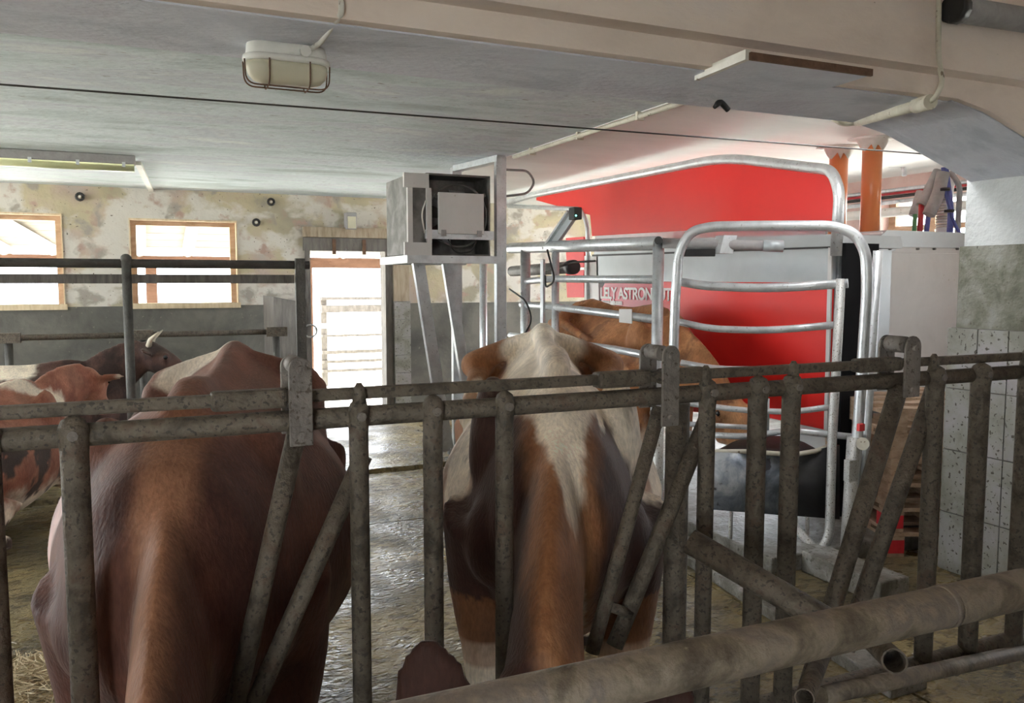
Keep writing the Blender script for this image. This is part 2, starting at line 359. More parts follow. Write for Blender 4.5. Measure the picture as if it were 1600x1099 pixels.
# side walls, with the windows the light needs
def wall_x(name, x0, x1, y0, y1, z0, z1, holes, m, m2=None, z2=1.2):
    yy = sorted(set([y0, y1]+[h[0] for h in holes]+[h[1] for h in holes])); zs = sorted(set([z0, z1]+[h[2] for h in holes]+[h[3] for h in holes]+([z2] if m2 else [])))
    A = MB(); B = MB()
    for i in range(len(yy)-1):
        for k in range(len(zs)-1):
            cy = (yy[i]+yy[i+1])/2; cz = (zs[k]+zs[k+1])/2
            if any(h[0] < cy < h[1] and h[2] < cz < h[3] for h in holes): continue
            (B if (m2 and cz < z2) else A).box(x0, x1, yy[i], yy[i+1], zs[k], zs[k+1])
    o = struct(name, A, m)
    if m2: build('dado', B, m2, o)
    return o
RW = (4.35, 6.1, 1.1, 2.38)
wall_x('wall_right', XR, XR+.35, YF, YB, -.1, ZF, [RW, (6.7, 9.4, .9, 2.3), (1.2, 2.3, 1.3, 2.2)], mat('pink_plaster', [(.3,(.50,.34,.30)),(.5,(.66,.50,.46)),(.7,(.72,.60,.55))], 2.2, rough=.9, bump=.3), M['pillar'], 1.2)
wall_x('wall_left', XL-.3, XL, YF, YB, -.1, ZF, [(4.0, 6.3, .7, 2.45), (6.7, 9.8, .7, 2.45)], M['plaster'], M['dado'], .75)
wall_y('wall_front', XL-.3, XR+.35, YF-.3, YF, -.1, ZF, [(-3.2, -1.6, -.1, 2.2)], M['plaster'], m2=M['dado'], z2=1.2)

# window frames: each piece its own part
def window(name, W, wide=.07, mt=None, mullion=None):
    x0, x1, z0, z1 = W; mt = mt or M['wood_light']
    o = MB(); o.box(x0-.02, x1+.02, YB-.03, YB+.2, z0-.04, z0+.02); r = struct(name, o, M['wood_light'])
    y0, y1 = YB+.08, YB+.16
    for nm, bx in (('jamb', (x0, x0+wide, y0, y1, z0+.02, z1)), ('jamb', (x1-wide, x1, y0, y1, z0+.02, z1)), ('head_board', (x0+wide, x1-wide, y0, y1, z1-wide, z1))):
        b = MB(); b.box(*bx); build(nm, b, M['wood_orange'], r)
    for nm, bx in (('reveal_board', (x0-.0, x0+.012, YB-.02, y0, z0+.02, z1)), ('reveal_board', (x1-.012, x1, YB-.02, y0, z0+.02, z1)), ('reveal_board', (x0+.012, x1-.012, YB-.02, y0, z1-.02, z1))):
        b = MB(); b.box(*bx); build(nm, b, M['wood_light'], r)
    return r
window('window_1', W1); window('window_2', W2); window('window_3', W3)
# small hinge-side sash on the left of window 2
sash = MB(); xa = W2[0]+.08; sash.box(xa, xa+.025, YB+.1, YB+.14, W2[2]+.03, W2[3]-.08); sash.box(xa+.2, xa+.23, YB+.1, YB+.14, W2[2]+.03, W2[3]-.4)
# right wall window with orange frame
r = struct('window_4', MB().box(XR-.03, XR+.1, RW[0]-.02, RW[1]+.02, RW[2]-.04, RW[2]), M['wood_orange'])
for z in (2.14, 2.30): build('transom', MB().box(XR+.1, XR+.17, RW[0], RW[1], z-.05, z), M['wood_orange'], r)
for y in (RW[0]+.03, 5.62, RW[1]-.03): build('mullion', MB().box(XR+.11, XR+.16, y-.05, y+.05, RW[2], RW[3]), M['wood_orange'], r)

# door opening: lintel, dark frame, timber jamb with tile foot
dx0, dx1, _, dz = DR
d = struct('door_1', MB().box(dx0-.02, dx1+.02, YB-.05, YB+.2, dz-.16, dz-.005), M['wood_grey'])
build('jamb', MB().box(dx0, dx0+.06, YB-.03, YB+.2, 0, dz-.16), M['wood_grey'], d)
build('jamb', MB().box(dx1-.09, dx1, YB-.03, YB+.2, 0, dz-.16), M['wood_grey'], d)
build('lintel_board', MB().box(dx0-.02, dx1+.22, YB-.07, YB, dz, dz+.12), M['wood'], d)
build('timber_post', MB().box(dx1+.005, dx1+.2, YB-.08, YB, 1.36, dz), M['wood'], d)
for k in range(6): build('tile', MB().box(dx1+.005, dx1+.21, YB-.09, YB, .02+k*.223, .02+k*.223+.218), M['tile'], d)
for xx in (dx0+.34, dx1-.36): build('hinge_hook', MB().bar((xx, YB-.06, dz-.2), (xx, YB-.06, dz-.02), .04, .02), M['rust'], d)

# beam with its haunch
Y0, Y1, ZB = 2.55, 3.12, 2.385
be = MB(); be.box(XL, XR, Y0, Y0+.06, ZC-.02, ZF); be.box(XL, 3.25, Y0, Y1, ZB, ZC)
prof = [(3.25, ZB), (3.45, 2.35), (3.75, 2.255), (4.10, 2.14), (4.10, ZC), (3.25, ZC)]
[be.prism([(prof[i][0],Y0,prof[i][1]),(prof[i+1][0],Y0,prof[i+1][1]),(prof[i+1][0],Y0,ZC),(prof[i][0],Y0,ZC)], (0,Y1-Y0,0)) for i in range(3)]; be.box(4.10, XR, Y0, Y1, 2.14, ZC)
beam = struct('ceiling_beam', be, M['beam'])
bu = MB(); bu.box(XL, 3.25, Y0+.05, Y1-.01, ZB-.006, ZB+.01)
for i in range(3):
    (xa, za), (xb, zb) = prof[i], prof[i+1]
    bu.prism([(xa,Y0+.03,za-.006),(xb,Y0+.03,zb-.006),(xb,Y0+.03,zb+.02),(xa,Y0+.03,za+.02)], (0,Y1-Y0-.03,0))
build('limewashed_soffit', bu, M['beam_under'], beam)
build('upper_rib', MB().box(XL, XR, Y0-.09, Y0, ZB+.085, ZF), M['beam'], beam)
pl = MB(); pl.box(4.10, 4.65, Y0, Y1+.02, 1.78, 2.15); pillar = struct('pillar', pl, M['pillar_white'])
build('bare_cement', MB().box(4.085, 4.66, Y0-.01, Y1+.035, 1.34, 1.79), M['pillar'], pillar)
build('tile_bed', MB().box(4.06, 4.7, Y0-.03, Y1+.045, 0, 1.35), M['joint'], pillar)
zz = [0, .33, .68, 1.02, 1.35]
for k in range(4):
    for j in range(4):
        ya = Y1+.047-(j+1)*.172; build('tile', MB().box(4.045, 4.062, ya+.003, ya+.169, zz[k]+.003, zz[k+1]-.003), M['tile'], pillar)
    for j in range(3):
        xa = 4.05+j*.172; build('tile', MB().box(xa+.003, xa+.169, Y1+.045, Y1+.06, zz[k]+.003, zz[k+1]-.003), M['tile'], pillar)
        build('tile', MB().box(xa+.003, xa+.169, Y0-.045, Y0-.03, zz[k]+.003, zz[k+1]-.003), M['tile'], pillar)

# concrete platform and curbs by the milking box
cb = MB(); cb.box(3.1, 6.6, 3.45, 8.2, 0, .10); struct('milking_platform', cb, M['curb'], bev=.01)
cb = MB(); cb.prism([(3.30,2.9,0),(3.50,2.9,0),(3.5,3.44,0),(3.3,3.44,0)], (0,0,.12)); struct('concrete_curb', cb, M['curb'], bev=.01)
cb = MB(); cb.prism([(2.58,2.2,0),(2.78,2.2,0),(3.08,4.6,0),(2.88,4.6,0)], (0,0,.06)); struct('concrete_curb', cb, M['curb'], bev=.01)

M['wood_fascia'] = mat('stained_fascia', [(.3,(.13,.065,.04)),(.7,(.19,.10,.065))], 4, (1,4,4), .85)
M['wood_boards'] = mat('grey_roof_boards', [(.3,(.16,.14,.11)),(.7,(.26,.235,.20))], 4, (1,8,4), .9)
# ================================================================== OUTDOORS
# eaves of the yard roof: sloping boards on round rafters, fascia
eav = empty('yard_roof', (1, YB+1.4, 2), 'timber roof over the yard behind the windows, with whitewashed round rafters', 'roof')
bd = 0
for k in range(7):
    ya = YB+.4+k*.3; za = 2.52-k*.075
    build('roof_board', MB().prism([(-4,ya,za),(-4,ya+.29,za-.072),(-4,ya+.29,za-.047),(-4,ya,za+.025)], (10.5,0,0)), M['wood_boards'], eav)
for x, dx in ((-2.3,.1),(-1.75,.25),(-1.25,.3),(.05,.0),(.65,.0),(1.3,.02),(2.15,.0),(2.75,.05),(3.6,0)):
    build('rafter', MB().cyl((x-dx, YB+.4, 2.40), (x+dx, YB+2.3, 1.99), .075, 10), M['log'], eav)
build('fascia', MB().box(-4, 6.5, YB+2.2, YB+2.28, 1.80, 1.95), M['wood_fascia'], eav)
for x in (-3.6, .18, 2.25, 6.2): build('post', MB().box(x-.07, x+.07, YB+2.1, YB+2.22, -.1, 1.8), M['wood_fascia'], eav)
# yard gate and fence beyond the door
def yard_fence(x0, Y, span, rails, top, nm, label):
    g = empty(nm, (x0, Y, -.1), label, 'fence')
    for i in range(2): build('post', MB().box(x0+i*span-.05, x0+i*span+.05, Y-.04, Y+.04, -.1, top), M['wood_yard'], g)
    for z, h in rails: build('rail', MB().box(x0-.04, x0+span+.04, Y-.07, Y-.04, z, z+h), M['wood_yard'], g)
Yf2 = 13.6
rails = [(.12,.05),(.27,.05),(.42,.06),(.70,.04),(1.10,.12),(1.3,.05)]
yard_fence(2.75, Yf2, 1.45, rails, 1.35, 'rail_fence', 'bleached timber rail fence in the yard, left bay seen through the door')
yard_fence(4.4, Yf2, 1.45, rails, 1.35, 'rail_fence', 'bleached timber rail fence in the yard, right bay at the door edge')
yg = empty('yard_rail', (3.5, 12.9, -.1), 'grey pipe rail crossing the yard in front of the timber fence', 'rail')
build('rail', MB().cyl((2.4,12.9,.92),(5.6,12.9,.92),.035), M['galv'], yg)
for x in (2.5, 5.5): build('post', MB().cyl((x,12.9,-.1),(x,12.9,.95),.03), M['galv'], yg)

# ================================================================== CEILING THINGS
def bulkhead():
    c = at(448, 95, Z=ZB-.05); L = .13; r = .055
    o = empty('bulkhead_lamp', (c.x, c.y, ZB), 'oval bulkhead lamp with ribbed yellowed glass and wire cage on the beam', 'lamp')
    def stad(z, s, n=10, hx=None):
        hx = hx if hx is not None else .075
        pts = []
        for k in range(n+1): a = -PI/2+PI*k/n; pts.append((c.x+hx+math.cos(a)*s, c.y+math.sin(a)*s, z))
        for k in range(n+1): a = PI/2+PI*k/n; pts.append((c.x-hx+math.cos(a)*s, c.y+math.sin(a)*s, z))
        return pts
    b = MB(); b.loft([stad(ZB-.001,.052), stad(ZB-.02,.055), stad(ZB-.045,.058)]); build('base', b, M['white'], o)
    b = MB(); b.loft([stad(ZB-.045,.066), stad(ZB-.058,.068), stad(ZB-.066,.064)]); b.cyl((c.x+.05,c.y-.055,ZB-.03),(c.x+.05,c.y-.075,ZB-.03),.018); build('rim', b, M['white'], o)
    g = MB(); rings = []
    for z, s in ((-.066,.058),(-.085,.056),(-.105,.050),(-.122,.038),(-.132,.018)):
        ring = stad(ZB+z, s, 14, .075-max(0, .05-s)*.4)
        ring = [((x-c.x)*(1+.012*(-1)**i)+c.x, (y-c.y)*(1+.02*(-1)**i)+c.y, zz) for i, (x,y,zz) in enumerate(ring)]
        rings.append(ring)
    g.loft(rings); gl = build('ribbed_glass', g, M['glass'], o)
    cg = MB()
    for yy in (-.022, .022):
        cg.tube(arc([(c.x-.138,c.y+yy,ZB-.062),(c.x-.135,c.y+yy,ZB-.14),(c.x+.135,c.y+yy,ZB-.14),(c.x+.138,c.y+yy,ZB-.062)], .06), .0025, 6)
    for xx in (-.065, .065):
        cg.tube(arc([(c.x+xx,c.y-.066,ZB-.062),(c.x+xx,c.y-.06,ZB-.142),(c.x+xx,c.y+.06,ZB-.142),(c.x+xx,c.y+.066,ZB-.062)], .04), .0025, 6)
    build('wire_cage', cg, M['rust'], gl)
    b = MB(); b.tube(arc([(c.x+.06,c.y-.02,ZB-.02),(c.x+.09,c.y-.1,ZB-.01),(c.x+.10,Y0-.02,ZB+.01),(c.x+.10,Y0-.02,ZB+.05)], .04), .009, 8); build('cable_inlet', b, M['white'], o)
bulkhead()

def tube_light():
    y = 7.55; x1 = at(212, 262, Y=y).x; x0 = x1-1.5
    o = empty('tube_light', (x1-.75, y, ZC), 'long strip lamp with yellowed cover under the ceiling at left', 'lamp')
    build('housing', MB().box(x0, x1, y-.06, y+.06, ZC-.075, ZC-.001), M['hose_grey'], o, .01)
    g = MB(); rings = []
    for x in (x0+.01, x1-.01):
        rings.append([(x, y+.055*math.cos(a), ZC-.075-.055*math.sin(a)) for a in [PI*k/10 for k in range(11)]])
    g.loft(rings); build('cover', g, M['tubeglass'], o)
    for k in range(5): build('clip', MB().box(x1-.1-k*.33, x1-.075-k*.33, y-.068, y-.055, ZC-.10, ZC-.06), M['galv'], o)
tube_light()
b = MB(); a_ = at(216, 258, Z=ZC-.03); c_ = at(237, 296, Z=ZC-.03); b.bar(a_+Vector((0,0,.015)), (c_.x, YB-.01, ZC-.02), .05, .03)
tag(build('cable_trunking', b, M['white']), 'short white cable trunking on the ceiling running back from the strip lamp', 'trunking')

def added_strip_lamp():  # lamp added out of view to brighten the robot area
    o = empty('tube_light', (3.35, 3.3, ZC), 'added strip lamp hidden behind the beam to brighten the milking stall', 'lamp')
    build('housing', MB().box(2.75, 3.95, 3.25, 3.35, ZC-.06, ZC-.005), M['white'], o, .01)
    build('tube', MB().cyl((2.8, 3.3, ZC-.075), (3.9, 3.3, ZC-.075), .014, 12), M['added_lit_tube'], o)
    for x in (2.8, 3.9): build('socket', MB().box(x-.012, x+.012, 3.28, 3.32, ZC-.095, ZC-.06), M['white'], o)
    ld = bpy.data.lights.new('added_tube_glow', 'AREA'); ld.shape = 'RECTANGLE'; ld.size = 1.1; ld.size_y = .05; ld.energy = 3.2; ld.color = (.97,.98,1)
    lo = bpy.data.objects.new('added_tube_glow', ld); COL.objects.link(lo); lo.parent = o; lo.location = (0, 0, -.1)
M['added_lit_tube'] = emit('added_lit_tube', (1,1,.97), 2)
added_strip_lamp()
# wall lamp over the door
wl_ = at(548, 347, Y=YB-.1); o = empty('wall_lamp', (wl_.x, YB, wl_.z), 'small boxy wall lamp above the bright doorway', 'lamp')
build('case', MB().box(wl_.x-.06, wl_.x+.06, YB-.16, YB, wl_.z-.09, wl_.z+.11), M['hose_grey'], o, .008)
build('lens', MB().box(wl_.x-.05, wl_.x+.045, YB-.175, YB-.158, wl_.z-.08, wl_.z+.06), M['glass'], o)

# taut wire
wz = 2.30
b = MB(); pa = at(-40, 129, Y=3.42); pb = at(1480, 243.5, Y=3.24); pm = at(700, 184.5, Y=3.33)
b.tube([pa+(pa-pm)*.9, pa, pm, pb], .0035, 6); b.tube([pb, Vector((6.7, 3.2, pb.z-.02))], .0035, 6)
tag(build('stretched_wire', b, M['wire']), 'thin dark wire stretched across the room below the ceiling', 'wire')

# ceiling conduit with clips
o = empty('ceiling_conduit', (2.8, 5, ZC), 'cream plastic conduit clipped along the ceiling towards the fan frame', 'conduit')
build('pipe', MB().cyl((2.8, Y1+.35, ZC-.028), (2.78, 6.15, ZC-.028), .016, 10), M['pvc'], o)
for y in (3.75, 4.35, 5.1, 5.85): build('clip', MB().box(2.775, 2.825, y-.012, y+.012, ZC-.05, ZC), M['pvc'], o)

# hatch plate under the beam
c0 = at(1090,125,Z=ZB-.02); c1 = at(1170,92,Z=ZB-.02); c2 = at(1360,118,Z=ZB-.02)
c3 = c0+(c2-c1)
o = empty('soffit_board', ((c0.x+c2.x)/2, (c0.y+c1.y)/2, ZB-.02), 'flat board screwed under the beam with a white left edge and rusty front edge', 'board')
build('plate', MB().prism([c0, c1, c2, c3], (0,0,.012)), M['beam_under'], o)
build('rusty_edge', MB().bar(c1+Vector((0,-.006,.008)), c2+Vector((0,-.006,.008)), .012, .026), M['rust'], o)
build('white_edge', MB().bar(c0+Vector((-.004,0,.014)), c1+Vector((-.004,0,.014)), .02, .034), M['white'], o)

# dark forked bracket hanging at the beam
c = at(1125, 158, Z=ZB-.01); o = empty('forked_bracket', (c.x, c.y, ZB-.01), 'small dark forked bracket hanging under the beam near the board', 'bracket')
b = MB(); b.tube(arc([c+Vector((-.03,-.0,-.03)), c+Vector((0,0,.0)), c+Vector((.045,0,-.035))], .02), [.008]+[.013]*7+[.012], 8); build('fork', b, M['black'], o)
build('stem', MB().cyl(c+Vector((0,0,0)), c+Vector((0,0,.03)), .012, 8), M['black'], o)

# elbow conduit on the haunch + cable up the beam face
o = empty('haunch_conduit', (3.3, 2.8, 2.3), 'dirty cream conduit with elbow and cable under the beam by the pillar', 'conduit')
q = [at(1302,183,Y=3.14), at(1318,193,Y=3.15), at(1340,190,Y=3.10)]
q2 = at(1440,163,Y=2.58)
b = MB(); b.tube(arc(q, .05), .018, 10); build('elbow', b, M['pvc'], o)
build('pipe', MB().cyl(q[2], q2, .024, 12), M['pvc'], o)
build('coupling', MB().cyl(q2+(q[2]-q2)*.08, q2+(q2-q[2])*.12, .032, 12), M['pvc'], o)
e0 = q2+(q2-q[2])*.1; b = MB(); b.tube(arc([e0, at(1462,152,Y=2.50), at(1473,130,Y=2.48), at(1466,90,Y=2.45), at(1467,0,Y=2.44), at(1470,-40,Y=2.44)], .06), .011, 8); build('cable', b, M['pvc'], o)
for px in (1335, 1416):
    p = at(px, 175-(px-1335)*.13, Y=3.1-(px-1335)/105*.5); build('clip', MB().box(p.x-.012, p.x+.012, p.y-.03, p.y+.03, p.z-.03, ZB-.0), M['pvc'], o)
# old dark tube lamp at top right
a = at(1492,14,Y=2.40); b2 = at(1720,50,Y=2.40)
o = empty('ceiling_tube', tuple(a), 'dusty dark grey tube crossing the beam at the top right corner', 'tube')
build('tube', MB().cyl(a, b2, .05, 12), M['hose_grey'], o)
build('end_cap', MB().cyl(a-(b2-a).normalized()*.02, a+(b2-a).normalized()*.03, .056, 12), M['black'], o)
# cable stubs and eyelets on the back wall
for px, py, lb in ((125,308,'round black cable gland on the wall between the two windows'), (400,348,'small black stub in the wall right of the second window'), (423,316,'small dark hook high on the wall left of the door')):
    c = at(px, py, Y=YB-.01); o = empty('wall_gland', (c.x, YB, c.z), lb, 'fitting')
    b = MB(); b.tube([c+Vector((.035*math.cos(t),-.03,.035*math.sin(t))) for t in [2*PI*k/12 for k in range(13)]], .014, 6); build('ring', b, M['black'], o)
    build('stub', MB().cyl(c+Vector((0,.01,0)), c+Vector((0,-.06,0)), .012, 8), M['white'], o)

# ================================================================== FAN STAND
def fan_stand():
    Xs = 2.71; yA, yB_ = 6.24, 6.97
    o = empty('steel_stand', (Xs, 6.6, 0), 'galvanised channel frame from floor to ceiling that carries the fan box', 'frame')
    def ch(nm, x, y, z0, z1, w=.085, dy=.05):
        b = MB(); b.box(x-w/2, x+w/2, y-.005, y+.003, z0, z1); b.box(x-w/2, x-w/2+.006, y, y+dy, z0, z1); b.box(x+w/2-.006, x+w/2, y, y+dy, z0, z1); build(nm, b, M['galv'], o)
    ch('post', Xs, yA, .0, ZC-.02); ch('post', 2.60, yB_, 0, ZC-.02)
    build('top_bar', MB().bar((Xs, yA, ZC-.03), (2.60, yB_, ZC-.03), .08, .05), M['galv'], o)
    # shelf
    s0 = at(634, 405, Y=yA-.0); 
    zsh = s0.z; xs = s0.x
    build('shelf_beam', MB().box(xs, Xs-.04, yA-.04, yA+.02, zsh-.03, zsh+.03), M['galv'], o)
    build('shelf_beam', MB().box(xs, Xs-.04, yB_-.04, yB_+.02, zsh-.03, zsh+.03), M['galv'], o)
    build('shelf_side', MB().box(xs, xs+.06, yA+.02, yB_-.04, zsh-.03, zsh+.03), M['galv'], o)
    for y, t in ((yA+.05, 655), (yB_-.1, 700)):
        pt = at(t, 412, Y=y); pb_ = at(t+46, 705, Y=y)
        b = MB(); b.bar(pt, pb_, .09, .006, up=(0,1,0)); b.bar(pt+Vector((-.045,.0,0)), pb_+Vector((-.045,0,0)), .02, .05, up=(0,1,0)); b.bar(pb_, (Xs, y, pb_.z-.1), .05, .05); build('brace', b, M['galv'], o)
    return xs, Xs, zsh, yA, yB_
xs, Xs, zsh, yA, yB_ = fan_stand()
def fan():
    x0, x1 = xs+.02, Xs-.09; z0 = zsh+.03; z1 = z0+(x1-x0)*.92; y0 = yA+.02; y1 = yB_-.1; cx, cz = (x0+x1)/2, (z0+z1)/2
    o = empty('ventilation_fan', (cx, (y0+y1)/2, z0), 'square ventilation fan with pale cover plate on the galvanised frame', 'fan')
    b = MB()
    xi = x0+.16
    b.box(xi, x1, y0+.3, y0+.32, z0, z1); b.box(xi, xi+.015, y0, y1, z0, z1); b.box(x1-.015, x1, y0, y1, z0, z1); b.box(xi, x1, y0, y1, z1-.015, z1); b.box(xi, x1, y0, y1, z0, z0+.015)
    build('housing', b, M['dark'], o)
    b = MB(); R = (x1-xi)/2-.02; mx = (xi+x1)/2
    b.tube([(mx+R*math.cos(t), y0+.03, cz+R*math.sin(t)) for t in [2*PI*k/28 for k in range(29)]], .009, 6); build('guard_ring', b, M['dark'], o)
    for a in (.7, 2.4, -.7, -2.4):
        build('strut', MB().bar((mx, y0+.03, cz), (mx+R*1.25*math.cos(a), y0+.03, cz+R*1.1*math.sin(a)), .03, .008, up=(0,1,0)), M['dark'], o)
    for k in range(6):
        a = k*PI/3+.3; b = MB(); b.prism([(mx+.06*math.cos(a),y0+.16,cz+.06*math.sin(a)),(mx+R*.9*math.cos(a-.25),y0+.13,cz+R*.9*math.sin(a-.25)),(mx+R*.9*math.cos(a+.25),y0+.22,cz+R*.9*math.sin(a+.25))],(0,.006,0)); build('blade', b, M['hose_grey'], o)
    build('cover_plate', MB().box(mx-.19, mx+.19, y0-.06, y0-.035, cz-.15, cz+.17), M['cabinet'], o, .004)
    build('cross_bar', MB().box(xi-.02, x1+.02, y0-.03, y0, cz-.19, cz-.12), M['galv'], o)
    for s in (-1, 1): build('bolt', MB().box(mx+s*.15-.02, mx+s*.15+.02, y0-.065, y0-.06, cz-.17, cz-.12), M['hose_grey'], o)
    # left side box of pale channel
    for nm, bx in (('side_channel', (x0-.03, xi+.01, y0-.03, y0+.0, z1-.12, z1-.01)), ('side_channel', (x0-.03, xi+.03, y0-.03, y0+.0, z0, z0+.10)), ('side_channel', (x0, x0+.04, y0-.02, y0+.01, z0+.1, z1-.12)), ('side_channel', (xi-.01, xi+.03, y0-.035, y0-.005, z0+.1, z1-.12))):
        build(nm, MB().box(*bx), M['cabinet'], o)
    build('side_housing', MB().box(x0+.01, xi, y0+.01, y1, z0+.01, z1-.02), M['dark'], o)
    b = MB(); b.tube(arc([(mx-.1,y0-.02,cz-.19),(mx-.05,y0-.03,cz-.30),(mx+.1,y0-.03,cz-.29),(mx+.15,y0-.02,cz-.18)], .08), .006, 6); build('motor_cable', b, M['wire'], o)
    b = MB(); b.tube(arc([(x0+.14,y0-.04,cz+.1),(x0+.10,y0-.05,cz),(x0+.13,y0-.04,cz-.15)], .06), .006, 6); build('side_cable', b, M['white'], o)
fan()
b = MB(); b.tube(arc([at(786,265,Y=6.26), at(825,267,Y=6.3), at(836,285,Y=6.3), at(824,303,Y=6.3), at(786,307,Y=6.26)], .15), .01, 8)
tag(build('fan_cable', b, M['hose_grey']), 'loose grey cable looping right of the fan frame under the ceiling', 'cable')

# ================================================================== MILKING ROBOT
XP = 4.0        # plane of the box panels
rb = empty('milking_robot', (4.3, 5.6, .1), 'tall milking robot box with glossy red panels and grey housing strip', 'milking robot')
def xp(px, py, X=XP): return at(px, py, X=X)
# upper red panel (prism in plane X)
poly = [xp(838,306), xp(1105,259), xp(1140,254), xp(1290,274), xp(1303,290), xp(1300,347), xp(925,369), xp(922,336), xp(838,313)]
build('upper_red_panel', MB().prism(poly, (.02,0,0)), M['red'], rb)
fr = [xp(780,321,XP-.03), xp(830,305,XP-.03), xp(1132,246,XP-.03), xp(1300,266,XP-.03), xp(1312,300,XP-.03), xp(1306,400,XP-.03)]
build('top_frame', MB().tube(arc(fr, .3, 8), .035, 14), M['galv'], rb)
build('rear_hoop', MB().tube(arc([xp(795,322), xp(908,327), xp(918,350), xp(920,470)], .25, 8), .024, 12), M['galv'], rb)
def pan(nm, m, pts, t=.02, X=XP): return build(nm, MB().prism([xp(a, b_, X) for a, b_ in pts], (t,0,0)), m, rb)
pan('housing_strip', M['sheet'], [(928,376),(1300,366),(1303,386),(928,399)], .6)
pan('grey_panel', M['sheet'], [(932,399),(1300,387),(1300,442),(932,440)], .03)
pan('red_panel', M['red'], [(1030,440),(1298,442),(1290,672),(1196,652),(1030,640)], .03)
lp = pan('label_panel', M['label'], [(946,441),(1030,440),(1030,560),(940,520),(940,452)], .035)
pan('white_column', M['cabinet'], [(913,400),(934,400),(938,540),(913,540)], .1)
pan('white_edge', M['cabinet'], [(1294,387),(1300,387),(1292,680),(1287,672)], .012, XP-.012)
for a_, b_ in ((372, 385), (392, 418), (424, 465)): pan('red_flap', M['pinkred'], [(884,a_),(912,a_-2),(912,b_),(886,b_)], .02)
pan('back_body', M['sheet'], [(945,400),(1296,390),(1288,672),(945,600)], .55, XP+.05)
pan('rear_hood', M['sheet'], [(930,356),(1290,350),(1290,392),(930,392)], .02, XP+.62)
pan('dark_gap', M['black'], [(925,398),(1300,385),(1300,388),(925,401)], .004, XP-.005)
# lettering
cx0 = at(1380,400,Y=4.2).x
def text(s, px, py, size, par, nm='lettering', sp=1.0):
    c = bpy.data.curves.new(nm, 'FONT'); c.body = s; c.size = size; c.extrude = .002; c.offset = .004; c.materials.append(M['letter'])
    c.space_character = sp; t0 = bpy.data.objects.new('txt', c); COL.objects.link(t0)
    me = bpy.data.meshes.new_from_object(t0.evaluated_get(bpy.context.evaluated_depsgraph_get())); bpy.data.objects.remove(t0)
    me.materials.clear(); me.materials.append(M['letter']); me.name = nm; t = bpy.data.objects.new(nm, me); COL.objects.link(t); p = at(px, py, X=XP-.004)
    t.parent = par; t.location = p-worldloc(par); t.rotation_euler = (PI/2, 0, -PI/2); return t
t1 = text('LELY ASTRONAUT', 938, 466, .145, lp, sp=.95)
t2 = text('www.lely.com', 941, 475, .062, lp)
# black sheet standing in for the shade between box and cabinet
ye = at(1292,500,X=XP+.05).y; build('end_gap_shade', MB().box(XP+.03, 4.31, 3.90, 3.93, .1, 1.84), M['void'], rb)
build('end_post', MB().bar(at(1313,395,Y=4.0), at(1300,690,Y=4.0), .06, .04, up=(0,1,0)), M['sheet'], rb)
# side rails on the near long side
XG = 3.0
rl = empty('stall_barrier', (XG, 5.3, .1), 'galvanised pipe side of the milking stall with upright posts beside the standing cow', 'stall barrier')
def gx(px, py, X=XG): return at(px, py, X=X)
build('rail', MB().tube([gx(797,388), gx(1030,380)], .045, 14), M['galv'], rl)
build('rail', MB().tube([gx(822,440), gx(860,436), gx(1030,437)], .028, 12), M['galv'], rl)
build('rail', MB().tube([gx(815,476), gx(870,480), gx(1030,500)], .028, 12), M['galv'], rl)
build('rail', MB().tube([gx(797,524), gx(820,526), gx(960,546), gx(1034,560)], .026, 12), M['galv'], rl)
def vpost(px, top, r, X=XG, par=rl, z0=.05, mt=None, sq=False):
    p = gx(px, top, X); 
    b = MB().box(X-r, X+r, p.y-r, p.y+r, z0, p.z) if sq else MB().cyl((X, p.y, z0), (X, p.y, p.z), r, 14)
    return build('post', b, mt or M['galv'], par)
vpost(821, 381, .042); vpost(868, 390, .03); vpost(1029, 374, .036); vpost(755, 410, .036)
build('post_slot', MB().box(XG-.05, XG-.03, gx(857,1).y-.02, gx(857,1).y+.03, 1.0, gx(857,405).z), M['galv'], rl)
build('bolt', MB().cyl(gx(1029,376,XG-.06), gx(1029,376,XG+.06), .026, 12), M['black'], rl)
build('number_plate', MB().prism([gx(967,483,XG-.04), gx(987,483,XG-.04), gx(987,506,XG-.04), gx(967,504,XG-.04)], (.006,0,0)), M['cabinet'], rl, .004)
# actuator and arm
a0, a1 = at(1035,380,X=XG), at(1192,384,X=3.5)
o = empty('air_cylinder', tuple(a0), 'brownish pneumatic cylinder between the stall post and the grey housing', 'cylinder')
build('barrel', MB().cyl(a0, a1, .032, 14), M['hose_grey'], o)
build('clamp', MB().obox(a0.lerp(a1,.62), (.05,0,0), (0,.04,0), (.015,0,.055)), M['galv'], o)
build('end_cap', MB().cyl(a1, a1+(a1-a0).normalized()*.12, .036, 14), M['sheet'], o)
build('valve', MB().obox(a0.lerp(a1,.35)+Vector((0,0,-.055)), (.09,-.06,0), (.02,.03,0), (0,0,.022)), M['black'], o)
a0, a1 = at(800,424,X=3.3), at(890,418,X=3.3)
o = empty('air_cylinder', tuple(a0), 'dark grey roller with black cap behind the stall posts, left of the lettering', 'cylinder')
build('barrel', MB().cyl(a0, a1, .05, 14), M['dark'], o); build('end_cap', MB().cyl(a1, a1+(a1-a0).normalized()*.08, .06, 14), M['black'], o)
b = MB(); b.tube(arc([at(850,425,X=3.1), at(895,410,X=3.1), at(930,408,X=3.1)], .1), .008, 6); b.tube(arc([at(855,390,X=2.95), at(868,440,X=2.95), at(852,450,X=2.95), at(852,430,X=2.95)], .1), .008, 6)
b.tube(arc([at(796,452,X=2.9), at(822,470,X=2.9), at(832,500,X=2.9), at(818,525,X=2.9)], .2), .008, 6)
build('air_hose', b, M['wire'], o)
